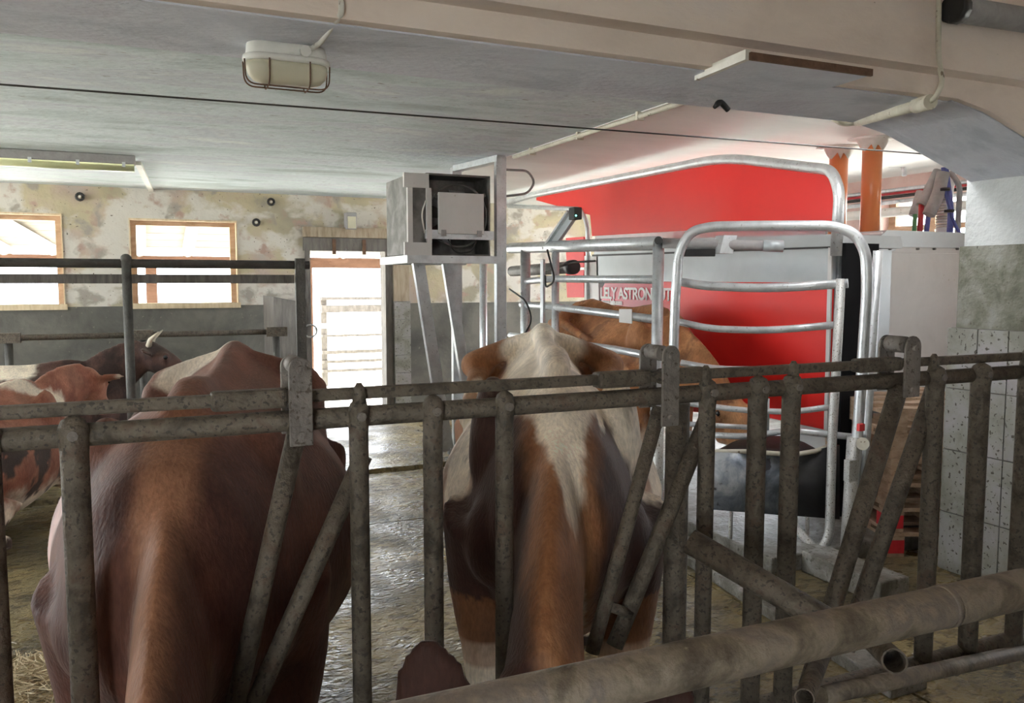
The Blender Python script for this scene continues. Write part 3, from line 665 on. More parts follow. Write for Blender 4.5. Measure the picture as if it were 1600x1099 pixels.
# slanted bracket with sensor box
a0, a1 = at(900,330,X=3.02), at(860,388,X=3.0)
o = empty('sensor_bracket', tuple(a0), 'slanted grey bracket with black sensor box and green light beside the red hood', 'bracket')
build('arm', MB().bar(a0, a1, .08, .03, up=(1,0,0)), M['sheet'], o)
build('arm_edge', MB().bar(a0+Vector((-.02,.06,0)), a1+Vector((-.02,.06,0)), .02, .05, up=(1,0,0)), M['galv'], o)
c = at(898,334,X=2.96); build('sensor', MB().box(c.x-.03, c.x+.04, c.y-.04, c.y+.04, c.z-.045, c.z+.045), M['black'], o, .006)
c = at(900,337,X=2.925); build('green_light', MB().ell(c, (.006,.006,.006), None, 8, 6), M['led'], o)

# swung exit gate: hoop and rails
A = at(1058, 441, X=XG); B = Vector((3.60, 3.50, 0))
nrm = Vector((B.y-A.y, -(B.x-A.x), 0)).normalized()*1.0
GP = (Vector((A.x, A.y, 1)), nrm)
g = empty('stall_gate', (A.x, A.y, 0), 'swung exit gate of the milking stall, large galvanised hoop with curved rails', 'gate')
def gp(px, py, off=0):
    d = (Vector((A.x, A.y, 0))-Vector((B.x, B.y, 0))); n = nrm if nrm.dot(Vector((0,1,0))) > 0 else -nrm
    return at(px, py, P=(GP[0]+n*off, nrm))
hoop = [gp(1046,800), gp(1050,640), gp(1055,470), gp(1060,395), gp(1078,362), gp(1112,354), gp(1200,353), gp(1300,353), gp(1336,364), gp(1353,395), gp(1355,450), gp(1340,680), gp(1324,880)]
build('hoop', MB().tube(arc(hoop, .12, 5), .030, 16), M['galv'], g)
for pts, r_ in (([(1060,440),(1100,447),(1200,451),(1325,443)], .027), ([(1060,503),(1110,514),(1200,517),(1306,508)], .022), ([(1064,567),(1120,577),(1230,578)], .02), ([(1070,630),(1165,642),(1240,644),(1298,636)], .018), ([(1060,662),(1170,668)], .016), ([(1060,677),(1170,683),(1230,672),(1340,684)], .02)):
    build('rail', MB().tube(arc([gp(a_, b_, .07) for a_, b_ in pts], .4, 6), r_, 12), M['galv'], g)
build('post', MB().tube([gp(1198,623,.07), gp(1197,672,.07)], .018, 10), M['galv'], g)
build('post', MB().tube(arc([gp(1314,436,.06), gp(1300,690,.0), gp(1296,838,-.04), gp(1280,866,-.05), gp(1236,816,-.02)], .1, 6), .026, 12), M['galv_dirty'], g)
build('post', MB().tube([gp(1372,392,.15), gp(1352,700,.15), gp(1345,790,.15)], .026, 12), M['galv'], g)
build('lower_post', MB().tube([gp(1334,684,-.03), gp(1320,905,-.03)], .036, 12), M['galv_dirty'], g)
build('latch', MB().obox(gp(1330,735,-.06), (.035,0,0), (0,.02,0), (0,0,.06)), M['galv_dirty'], g)
build('red_strap', MB().obox(gp(1345,668,-.05), (.02,0,0), (0,.01,0), (0,0,.02)), M['pinkred'], g)
build('roller', MB().cyl(gp(1348,694,-.08), gp(1348,694,-.02), .035, 14), M['pvc'], g)
build('foot_plate', MB().obox(gp(1275,862,.25)-Vector((0,0,.02)), (.20,-.30,0), (.12,.08,0), (0,0,.012)), M['tub'], g)

# splashed post next to the fence, left of the gate
b = MB(); p = at(1029,640,F=4.6); b.tube([p, (p.x, p.y, 0)], .03, 12)
tag(build('stall_post', b, M['galv_dirty']), 'manure-splashed pale post behind the fence between the cow and the gate', 'post')

# trough
tr = empty('feed_trough', (3.75, 3.95, .1), 'round feed trough with mottled grey metal front and black end beside the gate', 'trough')
def curved(pxs, ytop, ybot, F0, bow, m, nm):
    n = 12; v = []; vb = []
    for k in range(n+1):
        t = k/n; px = pxs[0]+(pxs[1]-pxs[0])*t; F = F0-bow*math.sin(PI*t)
        v.append(at(px, ytop(t), F=F)); vb.append(at(px, ybot(t), F=F))
    b = MB(); off = FW*.02
    ring = [[a_, b_, b_+off, a_+off] for a_, b_ in zip(v, vb)]
    b.loft(ring, smooth=True); return build(nm, b, m, tr)
curved((1092,1240), lambda t: 706+6*t, lambda t: 795+12*t, 4.85, .12, M['tub'], 'metal_front')
curved((1236,1312), lambda t: 710-14*t, lambda t: 806+6*t, 4.86, .06, M['black'], 'black_end')
b = MB(); b.tube([at(1092,706,F=4.84), at(1165,706,F=4.73), at(1240,711,F=4.8), at(1275,705,F=4.8), at(1304,694,F=4.88)], .014, 8); build('rim', b, M['pvc'], tr)
b = MB(); cb_ = at(1200,700,F=5.15); b.ell((cb_.x, cb_.y, cb_.z-.15), (.42,.3,.22)); build('bowl', b, M['black'], tr)
for px in (1142, 1262): p = at(px, 800, F=4.86); build('foot', MB().cyl((p.x,p.y,0), p+Vector((0,0,.03)), .012, 8), M['galv_dirty'], tr)

# white control cabinet
cx0 = at(1380,400,Y=4.2).x; cx1 = at(1516,400,Y=4.2).x; cz1 = at(1440,364,Y=4.2).z
cabi = empty('control_cabinet', ((cx0+cx1)/2, 4.5, .1), 'tall white control cabinet at the end of the robot beside the pillar', 'cabinet')
build('body', MB().box(cx0, cx1, 4.22, 5.0, .1, cz1), M['cabinet'], cabi, .008)
fp = build('front_panel', MB().box(cx0+.04, cx1-.02, 4.20, 4.218, .4, cz1-.14), M['cabinet'], cabi, .003)
build('side_strip', MB().box(cx0-.05, cx0-.002, 4.24, 4.5, .1, cz1-.12), M['dark'], cabi)
build('top_cover', MB().prism([(cx0-.55,4.21,cz1-.13),(cx0+.12,4.21,cz1-.13),(cx0+.15,4.21,cz1-.1),(cx1,4.21,cz1-.1),(cx1,4.21,cz1+.012),(cx0+.04,4.21,cz1+.012),(cx0-.02,4.21,cz1-.03),(cx0-.55,4.21,cz1-.03)], (0,.5,0)), M['sheet'], cabi)
for px in (1393,1436,1462,1498):
    c = at(px, 389, Y=4.19); build('screw', MB().cyl(c, c+Vector((0,.02,0)), .008, 8), M['dark'], fp)
# hoses on top of the cabinet
hz = empty('hose_bundle', (cx0+.45, 4.5, cz1), 'bundle of grey lagged hoses and blue cables rising from the cabinet to the ceiling', 'hoses')
def hose(pts, r_, m, nm='hose', F=6.2): build(nm, MB().tube(arc([at(a_, b_, F=F) for a_, b_ in pts], .15, 6), r_, 12), m, hz)
hose([(1468,268),(1452,300),(1441,322)], .045, M['hose_grey']); hose([(1474,270),(1466,305),(1451,336)], .045, M['hose_grey'], F=6.1)
hose([(1484,268),(1478,300),(1473,366)], .05, M['letter'], 'corrugated_hose', 6.3)
for k in range(14): build('hose_ring', MB().cyl(at(1474.5, 300+k*4.2, F=6.29), at(1474.4, 302+k*4.2, F=6.29), .056, 12), M['pvc'], hz)
hose([(1477,262),(1482,300),(1486,330),(1484,366)], .022, M['hose_blue'], 'blue_cable', 6.1); hose([(1473,262),(1476,296),(1489,345),(1500,366)], .012, M['hose_blue'], 'blue_cable', 6.08)
hose([(1440,318),(1437,366)], .02, M['hose_red'], 'red_hose'); hose([(1451,334),(1447,366)], .018, M['hose_blue'], 'blue_hose'); hose([(1430,335),(1428,366)], .016, M['hose_green'], 'green_hose')
hose([(1440,300),(1428,338)], .04, M['hose_grey'], F=6.4); hose([(1484,268),(1500,290),(1496,366)], .02, M['hose_grey'], 'thin_hose', 6.25)
for px, py in ((1477,296),(1483,330)):
    c = at(px, py, F=6.05); build('cable_tie', MB().cyl(c+Vector((0,0,-.01)), c+Vector((0,0,.01)), .035, 10), M['black'], hz)

# orange drain pipes
for px, f, lb in ((1309, 6.35, 'left orange drain pipe rising behind the red hood to the ceiling'), (1361, 5.97, 'right orange drain pipe beside the cabinet rising to the ceiling')):
    p = at(px, 300, F=f); o = empty('drain_pipe', (p.x, p.y, .1), lb, 'pipe')
    build('pipe', MB().cyl((p.x,p.y,cz1+.002), (p.x,p.y,ZC-.005), .068, 20), M['orange'], o)
    b = MB(); n = 20; b.loft([[(p.x+math.cos(2*PI*k/n)*rr_, p.y+math.sin(2*PI*k/n)*rr_, z+(.03*math.sin(k*2.3) if i < 2 else 0)) for k in range(n)] for i, (rr_, z) in enumerate(((.071,ZC-.07),(.085,ZC-.05),(.11,ZC-.015),(.17,ZC-.004)))]); build('mortar_collar', b, M['white'], o)
# cable tray on the right wall
o = empty('cable_tray', (XR-.1, 5.9, 2.4), 'wire cable tray with cables running along the far right wall', 'cable tray')
for z, r_, m in ((2.47,.02,'galv'),(2.36,.02,'galv'),(2.41,.015,'wire'),(2.44,.012,'hose_red')): build('rod', MB().cyl((XR-.12, 3.4, z), (XR-.12, 8.5, z), r_, 8), M[m], o)
for k in range(18): build('rung', MB().box(XR-.2, XR-.02, 3.6+k*.27, 3.62+k*.27, 2.35, 2.365), M['galv'], o)
build('white_pipe', MB().cyl((XR-.16, 4.4, 2.26), (XR-.16, 8.2, 2.26), .045, 12), M['white'], o)
o = empty('bent_pipe', (XR-.6, 5.8, 2.4), 'short grey bent pipe hanging from the ceiling beyond the orange pipes', 'pipe')
build('pipe', MB().tube(arc([at(1388,258,F=7.4), at(1412,258,F=7.4), at(1413,275,F=7.4)], .08), .02, 10), M['galv'], o)

# ================================================================== PALLETS
def pallet(z, base, ang, red, label):
    o = empty('pallet', (base[0], base[1], z), label, 'pallet', 'stack of pallets beside the tiled pillar', rz=ang)
    def P(nm, bx, m):
        b = MB(); b.box(*bx); me = b.mesh(nm, m); q = bpy.data.objects.new(nm, me); COL.objects.link(q); q.parent = o
    L, W_ = .95, .8     # length along local y, width along local x
    for k in range(5): y = k*(L-.1)/4; P('deck_board', (0, W_, y, y+.1, .122, .144), M['pallet'])
    for k in range(3): x = k*(W_-.1)/2; P('stringer', (x, x+.1, 0, L, .1, .121), M['pallet'])
    for i in range(3):
        for j in range(3): x = i*(W_-.1)/2; y = j*(L-.12)/2; P('block', (x-.003*red, x+.1, y, y+.12, .022, .0995), M['red_block'] if red and i == 0 else M['pallet'])
    for k in range(3): x = k*(W_-.1)/2; P('bottom_board', (x, x+.1, 0, L, 0, .0215), M['pallet'])
lbs = ['bottom pallet of the stack, with red blocks', 'second pallet from the bottom of the stack, with red blocks', 'third pallet from the bottom of the stack', 'fourth pallet of the stack, in the middle', 'fifth pallet of the stack, next to the top', 'topmost wooden pallet of the stack beside the pillar']
PA = (3.93, 3.42)
for k in range(6):
    pallet(.0015+k*.1455, (PA[0]+random.uniform(-.012,.012), PA[1]+random.uniform(-.01,.01)), -math.radians(22)*1.0+random.uniform(-.02,.02), k < 2, lbs[k])

# ================================================================== LEFT BARRIERS
YR = 6.0
o = empty('alley_barrier', (0, YR, 0), 'dark steel barrier of two high rails on upright posts left of the doorway', 'barrier')
xq = at(483, 415, Y=YR).x
build('rail', MB().cyl((XL+.1, YR, at(200,412,Y=YR).z), (xq, YR, at(200,412,Y=YR).z), .030, 12), M['barrier'], o)
zb = at(250, 436, Y=YR).z; build('plank', MB().box(XL+.1, xq-.1, YR+.03, YR+.06, zb-.03, zb+.03), M['wood_grey'], o)
for px in (197, 468):
    p = at(px, 404, Y=YR-.04); build('post', MB().box(p.x-.033, p.x+.033, YR-.065, YR-.028, 0, p.z) if px == 468 else MB().cyl((p.x, YR-.06, 0), (p.x, YR-.06, p.z), .03, 12), M['barrier'] , o)
build('knob', MB().ell((at(197,404,Y=YR).x, YR-.06, at(197,404,Y=YR-.06).z), (.034,.034,.03)), M['barrier'], o)
c = at(484, 517, Y=YR); b = MB(); b.tube([c+Vector((.045*math.cos(t),-.02,.045*math.sin(t))) for t in [2*PI*k/16 for k in range(17)]], .006, 6); build('latch_ring', b, M['galv'], o)
# cubicle dividers by the back wall
o = empty('cubicle_rail', (-1, 8.6, 0), 'rusty neck rail with clamps on short posts along the dark wall', 'barrier')
zr = at(200, 524, Y=8.6).z; build('rail', MB().cyl((XL+.3, 8.6, zr), (at(432,518,Y=8.6).x, 8.6, zr), .028, 12), M['fence'], o)
for px in (12, 222, 432):
    p = at(px, 526, Y=8.6); build('post', MB().cyl((p.x, 8.63, 0), (p.x, 8.63, zr+.02), .035, 12), M['barrier'], o)
    build('clamp', MB().obox((p.x, 8.6, zr), (.10,0,0), (0,.05,0), (0,0,.045)), M['fence'], o)
# timber partition end near the door
pa = at(430, 466, Y=8.9); pb = at(462, 466, Y=9.0)
b = MB(); b.prism([(pa.x,9.0,0),(pb.x,8.7,0),(pb.x,8.7,at(462,472,Y=8.7).z),(pa.x,9.0,at(430,464,Y=9.0).z)], (.02,.95,0))
tag(build('partition_board', b, M['wood_grey']), 'greyed timber partition board standing beside the door', 'board')

# ================================================================== COWS
def fur_mat(name, rough=.65):
    m = bpy.data.materials.new(name); m.use_nodes = True; nt = m.node_tree; N = nt.nodes; L = nt.links; b = N['Principled BSDF']
    at_ = N.new('ShaderNodeAttribute'); at_.attribute_name = 'coat'
    tc = N.new('ShaderNodeTexCoord'); mp = N.new('ShaderNodeMapping'); mp.inputs['Scale'].default_value = (1, 1, .35); L.new(tc.outputs['Object'], mp.inputs[0])
    n = N.new('ShaderNodeTexNoise'); n.inputs['Scale'].default_value = 120; n.inputs['Detail'].default_value = 4; L.new(mp.outputs[0], n.inputs['Vector'])
    n2 = N.new('ShaderNodeTexNoise'); n2.inputs['Scale'].default_value = 7; n2.inputs['Detail'].default_value = 5; L.new(tc.outputs['Object'], n2.inputs['Vector'])
    mr = N.new('ShaderNodeMapRange'); mr.inputs[1].default_value = .3; mr.inputs[2].default_value = .7; mr.inputs[3].default_value = .72; mr.inputs[4].default_value = 1.25; L.new(n2.outputs['Fac'], mr.inputs[0])
    mr2 = N.new('ShaderNodeMapRange'); mr2.inputs[1].default_value = .3; mr2.inputs[2].default_value = .7; mr2.inputs[3].default_value = .8; mr2.inputs[4].default_value = 1.15; L.new(n.outputs['Fac'], mr2.inputs[0])
    mu = N.new('ShaderNodeMath'); mu.operation = 'MULTIPLY'; L.new(mr.outputs[0], mu.inputs[0]); L.new(mr2.outputs[0], mu.inputs[1])
    vm = N.new('ShaderNodeVectorMath'); vm.operation = 'SCALE'; L.new(at_.outputs['Color'], vm.inputs[0]); L.new(mu.outputs[0], vm.inputs['Scale'])
    L.new(vm.outputs[0], b.inputs['Base Color']); b.inputs['Roughness'].default_value = rough
    b.inputs['Sheen Weight'].default_value = .15; b.inputs['Sheen Roughness'].default_value = .4; b.inputs['Sheen Tint'].default_value = (.9,.75,.65,1); b.inputs['Specular IOR Level'].default_value = .25
    bp = N.new('ShaderNodeBump'); bp.inputs['Strength'].default_value = .5; bp.inputs['Distance'].default_value = .006; L.new(n.outputs['Fac'], bp.inputs['Height']); L.new(bp.outputs['Normal'], b.inputs['Normal'])
    return m
FUR = fur_mat('cow_fur')

def ring_pts(x, zc, w_, ht, hb, pt, n=28):
    out = []
    for k in range(n):
        a = 2*PI*k/n; s_, c_ = math.sin(a), math.cos(a)
        p = pt if c_ > 0 else 2.1
        r_ = 1/((abs(s_)**p+abs(c_)**p)**(1/p))
        out.append(Vector((x, w_*s_*r_, zc+(ht if c_ > 0 else hb)*c_*r_)))
    return out
def path_loft(mb, pts, rw, rh, n=16, up=Vector((0,0,1))):
    """elliptic rings along a path; rw sideways (y), rh in the path's own up"""
    rings = []; N = len(pts)
    for i, p in enumerate(pts):
        p = Vector(p); t = (Vector(pts[min(i+1,N-1)])-Vector(pts[max(i-1,0)])).normalized()
        sd = Vector((0,1,0)); sd = (sd-t*sd.dot(t)).normalized(); u = t.cross(sd)
        rings.append([p+sd*rw[i]*math.sin(2*PI*k/n)*(1-.42*max(0,math.cos(2*PI*k/n)))+u*rh[i]*math.cos(2*PI*k/n) for k in range(n)])
    mb.loft(rings)
def smooth_path(pts, vals, m=4):
    """Catmull-Rom through points and their radii"""
    P = [Vector(p) for p in pts]; V = [np.array(v, float) for v in vals]; op, ov = [], []
    for i in range(len(P)-1):
        p0, p1, p2, p3 = P[max(i-1,0)], P[i], P[i+1], P[min(i+2,len(P)-1)]
        for k in range(m):
            t = k/m
            f = lambda a,b,c,d: .5*((2*b)+(c-a)*t+(2*a-5*b+4*c-d)*t*t+(3*b-a-3*c+d)*t**3)
            op.append(f(p0,p1,p2,p3)); ov.append(V[i]*(1-t)+V[i+1]*t)
    op.append(P[-1]); ov.append(V[-1]); return op, ov

def cow(name, loc, heading, label, coat, poll, muzzle, ears=None, bony=1.0, nk=1.0, rnd=0.0, hz=1.0, voxel=.016, lying=False, horns=False, wide=1.0, lower=0.0, group=None, earlen=.2, low_legs=True):
    o = empty(name, (loc[0], loc[1], 0), label, 'cow', group, rz=heading)
    b = MB()
    dz = -.5 if lying else 0.0
    st = [(-1.03,1.13,.09,.15,.22,1.7),(-.96,1.10,.17,.24,.36,1.6),(-.82,1.06,.23,.33,.45,1.45),(-.68,1.04,.265,.375,.44,1.35),(-.55,1.04,.28,.385,.42,1.25),(-.38,1.02,.275,.385,.42,1.2),(-.22,1.0,.31,.385,.43,1.25),(-.02,.97,.355,.40,.43,1.35),(.16,.96,.36,.41,.40,1.4),(.32,.96,.31,.425,.37,1.35),(.46,.97,.26,.425,.36,1.35),(.60,.98,.215,.385,.34,1.5),(.74,1.0,.17,.30,.28,1.7),(.84,1.0,.10,.18,.17,2)]
    b.loft([ring_pts(x, zc+dz, w_*wide, ht, hb-lower, pt+rnd) for x, zc, w_, ht, hb, pt in st])
    if lying: b.ell((-.1,.0,.40), (.85,.42,.36))
    # hip bones, pins, spine, shoulder blades
    for s in (-1, 1):
        b.ell((-.56, s*(.265-.03*(1-bony)), 1.285+dz-.03*(1-bony)), (.085+.05*(1-bony),.065,.06))
        b.tube([(-.56,s*.25,1.30+dz), (-.52,s*.1,1.38+dz), (-.5,0,1.40+dz)], [.055,.035,.04], 10)
        b.tube([(-.56,s*.25,1.28+dz), (-.8,s*.17,1.25+dz), (-1.0,s*.11,1.23+dz)], [.05,.04,.05], 10)
        b.tube([(-.56,s*.25,1.27+dz), (-.3,s*.27,1.20+dz), (-.05,s*.28,1.14+dz)], [.045,.035,.03], 10)
        b.ell((.44, s*.175, 1.13+dz), (.12,.07,.23)); b.ell((.60, s*.17, .93+dz), (.12,.08,.13))
        b.ell((-.80, s*.17, 1.02+dz), (.22,.10,.22))
    b.tube([(-1.0,0,1.27+dz),(-.75,0,1.385+dz),(-.5,0,1.42+dz),(-.2,0,1.385+dz),(.1,0,1.372+dz),(.4,0,1.40+dz),(.55,0,1.37+dz)], [.05,.045,.045,.035,.035,.045,.04], 10)
    # legs
    if not lying:
        for s in (-1, 1):
            for pts, rd in (([(-.78,s*.19,.98),(-.66,s*.22,.74),(-.86,s*.20,.50),(-.93,s*.19,.44),(-.90,s*.19,.30),(-.87,s*.19,.12),(-.82,s*.19,.05),(-.81,s*.19,.0)], [.19,.13,.065,.055,.042,.045,.06,.065]),
                            ([(.52,s*.17,.98),(.46,s*.19,.76),(.50,s*.19,.58),(.52,s*.18,.42),(.51,s*.18,.28),(.51,s*.18,.12),(.55,s*.18,.05),(.56,s*.18,.0)], [.15,.115,.075,.06,.042,.045,.055,.06])):
                P_, V_ = smooth_path(pts, [(r_,) for r_ in rd], 3); b.tube(P_, [float(v[0]) for v in V_], 12)
        b.ell((-.50,0,.62), (.2,.16,.13))
        for sx in (-.56,-.44):
            for sy in (-.07,.07): b.cyl((sx,sy,.56), (sx,sy,.45), .022, 8, .016)
    else:
        for s in (-1, 1):
            b.tube([(-.7,s*.34,.3),(-.35,s*.45,.2),(-.65,s*.48,.08),(-.4,s*.5,.05)], [.19,.12,.07,.05], 10)
            b.tube([(.45,s*.2,.3),(.7,s*.24,.1),(.45,s*.26,.06)], [.12,.07,.05], 10)
    # tail
    b.tube([(-.95,0,1.34+dz),(-1.05,0,1.28+dz),(-1.09,0,1.1+dz),(-1.10,.01,max(.75+dz,.12)),(-1.08,.02,max(.5+dz,.08))], [.04,.035,.024,.024,.04], 8)
    # neck
    pl_ = Vector(poll); mz = Vector(muzzle)
    n0 = Vector((.52,0,1.08+dz)); n1 = n0.lerp(pl_, .38)+Vector((0,0,.045)); n2 = n0.lerp(pl_, .72)+Vector((0,0,.03))
    P_, V_ = smooth_path([n0, n1, n2, pl_], [(.135,.27),(.09*nk,.225),(.078*nk,.185),(.085,.13)], 5)
    path_loft(b, P_, [float(v[0]) for v in V_], [float(v[1]) for v in V_])
    # head
    hd = (mz-pl_); L_ = hd.length; h = hd.normalized()
    up = (Vector((0,0,1))-h*h.z); up = up.normalized() if up.length > .05 else Vector((1,0,0))
    if h.z < -.75: up = (Vector((1,0,0))-h*h.x).normalized()
    sd = up.cross(h).normalized()
    hs = [(-.06,.075,.08,.0),(0,.105,.11,.0),(.12,.125,.125,-.01),(.22,.115,.12,-.01),(.32,.085,.10,-.005),(.42,.068,.082,.0),(.5,.075,.075,.0),(.55,.072,.062,-.005),(.585,.045,.04,-.01)]
    rings = [[pl_+h*(t*L_/.55)+up*(dzz)+sd*w_*math.sin(2*PI*k/18)+up*hh*math.cos(2*PI*k/18) for k in range(18)] for t, w_, hh, dzz in hs]
    b.loft(rings)
    for s in (-1, 1):
        b.ell(pl_+h*(.17*L_/.55)+sd*s*.105+up*.06, (.04,.04,.04)); b.ell(pl_+h*(.3*L_/.55)+sd*s*.06-up*.07, (.06,.05,.05))
        b.ell(pl_+h*(.53*L_/.55)+sd*s*.045+up*.035, (.028,.028,.025))
    # ears
    for i, s in enumerate((-1, 1)):
        e0 = pl_+sd*s*.10+h*.03+up*.01
        if ears and ears[i] is not None:
            eb, tip = ears[i]; b.tube([pl_+h*.02, e0.lerp(eb, .5), Vector(eb)], [.06, .05, .045], 10); e0 = Vector(eb); ax = tip-e0; le = ax.length; ax.normalize(); wv = Vector(ears[2]); wv = (wv-ax*wv.dot(ax)).normalized(); tv = ax.cross(wv)
        else:
            tip = e0+sd*s*earlen+up*.01-h*.03; ax = (tip-e0); le = ax.length; ax.normalize(); wv = (h-ax*h.dot(ax)).normalized(); tv = ax.cross(wv)
        rg = []
        for t in [-.08+1.08*q/16 for q in range(17)]:
            tt = max(0, t); w_ = (.040+.022*sst(-.1,.25,t))*max(.05, (1-tt**2.4))**.62 if not (ears and ears[i] is not None) else .080*max(.03, (1-tt**2.1))**.6
            th = .02-.007*tt
            rg.append([e0+ax*le*t+wv*w_*math.cos(2*PI*k/14)+tv*th*math.sin(2*PI*k/14) for k in range(14)])
        b.loft(rg)
    me = b.mesh('raw', None)
    tmp = bpy.data.objects.new('raw', me); COL.objects.link(tmp)
    rm = tmp.modifiers.new('r', 'REMESH'); rm.mode = 'VOXEL'; rm.voxel_size = voxel; rm.use_smooth_shade = True
    sm = tmp.modifiers.new('s', 'SMOOTH'); sm.factor = .5; sm.iterations = 5 if rnd == 0 else 22
    dg = bpy.context.evaluated_depsgraph_get(); ev = tmp.evaluated_get(dg); m2 = bpy.data.meshes.new_from_object(ev)
    bpy.data.objects.remove(tmp); bpy.data.meshes.remove(me)
    m2.name = 'body'; m2.materials.clear(); m2.materials.append(FUR)
    n = len(m2.vertices); co = np.empty(n*3, np.float32); m2.vertices.foreach_get('co', co); co = co.reshape(-1, 3)
    cols = np.ones((n, 4), np.float32)
    for i in range(n):
        x, y, z = (float(q_) for q_ in co[i])
        nz1 = noise.noise(Vector((x*5, y*5, z*5)))+.5*noise.noise(Vector((x*14, y*14, z*14)))+.35*noise.noise(Vector((x*60, y*60, z*20)))
        cols[i, :3] = coat(x, y, z, nz1)
    # hooves
    if not lying: cols[co[:, 2] < .055, :3] = (.05,.04,.035)
    ca = m2.color_attributes.new('coat', 'FLOAT_COLOR', 'POINT'); ca.data.foreach_set('color', cols.ravel())
    m2.polygons.foreach_set('use_smooth', [True]*len(m2.polygons))
    bo = bpy.data.objects.new('body', m2); COL.objects.link(bo); bo.parent = o
    def part(nm, mb_, mt_):
        q_ = bpy.data.objects.new(nm, mb_.mesh(nm, mt_)); COL.objects.link(q_); q_.parent = o
    o.scale = (1, 1, hz)
    for s in (-1, 1):
        part('eye', MB().ell(pl_+h*(.17*L_/.55)+sd*s*.122+up*.06, (.022,.022,.022), None, 12, 8), M['eye'])
        if horns: part('horn', MB().tube([pl_+sd*s*.06+up*.05, pl_+sd*s*.13+up*.12-h*.02, pl_+sd*s*.16+up*.22], [.028,.02,.005], 10), M['horn'])
    return o

def mixc(a, b_, t): t = max(0, min(1, t)); return tuple(a[i]*(1-t)+b_[i]*t for i in range(3))
def sst(e0, e1, v): t = max(0, min(1, (v-e0)/(e1-e0))); return t*t*(3-2*t)
WHT = (.86,.76,.62)
def coat_left(x, y, z, n):
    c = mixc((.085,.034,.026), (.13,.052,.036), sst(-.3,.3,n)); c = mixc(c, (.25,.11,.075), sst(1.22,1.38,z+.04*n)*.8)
    neck = sst(.07,.03,abs(y-.01)+.02*n)*sst(.4,.7,x); c = mixc(c, (.34,.165,.095), neck*.9)  # neck crest lightened, light from above put into the coat colour
    d = math.hypot((x-.12)/.22, (z-1.12)/.27)
    if y < 0: c = mixc(c, (.66,.47,.44), sst(1.1,.9,d+.18*n)*sst(-.10,-.2,y))
    d = math.hypot((x+.5)/.05, (y+.12)/.12); c = mixc(c, WHT, sst(1.2,.8,d+.2*n)*.8*(z > 1.2))
    if z < .35: c = mixc(c, WHT, .7)
    return c
def coat_mid(x, y, z, n):
    br = mixc((.27,.115,.05), (.38,.18,.085), sst(-.3,.3,n)); shade_br = (.05,.022,.017)
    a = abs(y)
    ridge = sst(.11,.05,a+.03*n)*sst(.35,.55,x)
    c = mixc(shade_br, br, max(ridge, sst(-.15,-.35,x+.1*n)))  # flanks and shoulders: brown darkened mostly by shade put into the coat
    lim = .055+max(0, (x+.66))*.62
    wt = sst(lim+.03, lim-.03, a+.035*n)*sst(-.84,-.76,x)
    fr = .98-3.6*a+.07*n if a < .12 else .46-.3*(a-.1)+.1*n
    if y > 0.1: fr += .08
    wt *= sst(fr+.035, fr-.035, x)*sst(.64,.80,z+.06*n)
    c = mixc(c, WHT, wt)
    # brown streaks through the saddle
    c = mixc(c, br, wt*sst(.25,.45,math.sin(x*17+y*5)*.5+.3*n)*sst(.16,.24,a)*.8)
    if z < .62: c = mixc(c, WHT, sst(.66,.58,z+.05*n))
    if .55 < z < .75 and x > .3: c = mixc(c, br, .6)
    return c
def coat_lying(x, y, z, n):
    c = mixc((.30,.11,.07), (.40,.17,.11), sst(-.3,.3,n))
    s = abs(y-.05+.25*x); c = mixc(c, WHT, sst(.05,.02,s+.04*n)*(z > .6))
    c = mixc(c, WHT, sst(.30,.18,z+.08*n)); c = mixc(c, (.06,.04,.035), sst(.15,.3,n)*(z < .65))
    return c
def coat_dark(x, y, z, n):
    c = mixc((.05,.032,.028), (.10,.055,.045), sst(-.3,.3,n))
    d = math.hypot((x+.1)/.28, (z-.9)/.12); c = mixc(c, WHT, sst(1.1,.85,d+.3*n)); c = mixc(c, WHT, sst(.28,.2,z+.1*n)*.6)
    if x > 1.35: c = mixc(c, (.35,.32,.28), .6)
    return c
def coat_tan(x, y, z, n):
    c = mixc((.34,.15,.065), (.48,.23,.10), sst(-.3,.3,n)); c = mixc(c, (.14,.06,.035), sst(.1,.5,n)*.7)
    c = mixc(c, WHT, sst(.62,.5,z+.1*n)*.7)
    if x > 1.3: c = mixc(c, (.6,.33,.16), .7)
    return c

def place(hook, withers):
    v = Vector((withers.x-hook.x, withers.y-hook.y)).normalized()
    o = Vector((withers.x, withers.y))-v*.45
    return (o.x, o.y), math.atan2(v.y, v.x)
def gpos(px, F):
    a = YAW+math.atan((px-800)/FPX); d = F/math.cos(math.atan((px-800)/FPX)); return Vector((math.sin(a)*d, math.cos(a)*d, 0))
l1, h1 = place(gpos(366, 2.82), gpos(288, 1.86))
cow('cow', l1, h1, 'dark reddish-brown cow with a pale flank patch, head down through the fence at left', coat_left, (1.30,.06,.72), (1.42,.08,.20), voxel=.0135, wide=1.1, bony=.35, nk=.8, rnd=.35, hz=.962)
l2, h2 = place(gpos(848, 3.3), gpos(868, 2.32))
R2 = Matrix.Rotation(-h2, 3, 'Z'); lc = lambda p: R2@Vector((p.x-l2[0], p.y-l2[1], p.z))
tl = (lc(at(684, 1120, F=1.40)), lc(at(664, 984, F=1.36)))
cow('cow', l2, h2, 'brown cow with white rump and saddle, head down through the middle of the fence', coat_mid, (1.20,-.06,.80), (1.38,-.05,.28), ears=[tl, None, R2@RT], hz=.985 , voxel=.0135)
l3 = gpos(20, 5.3); cow('cow', (l3.x-.25, l3.y+.1), math.radians(60), 'reddish cow with white markings lying on the floor at the left edge', coat_lying, (1.15,0,.85), (1.55,.1,.55), voxel=.022, lying=True)
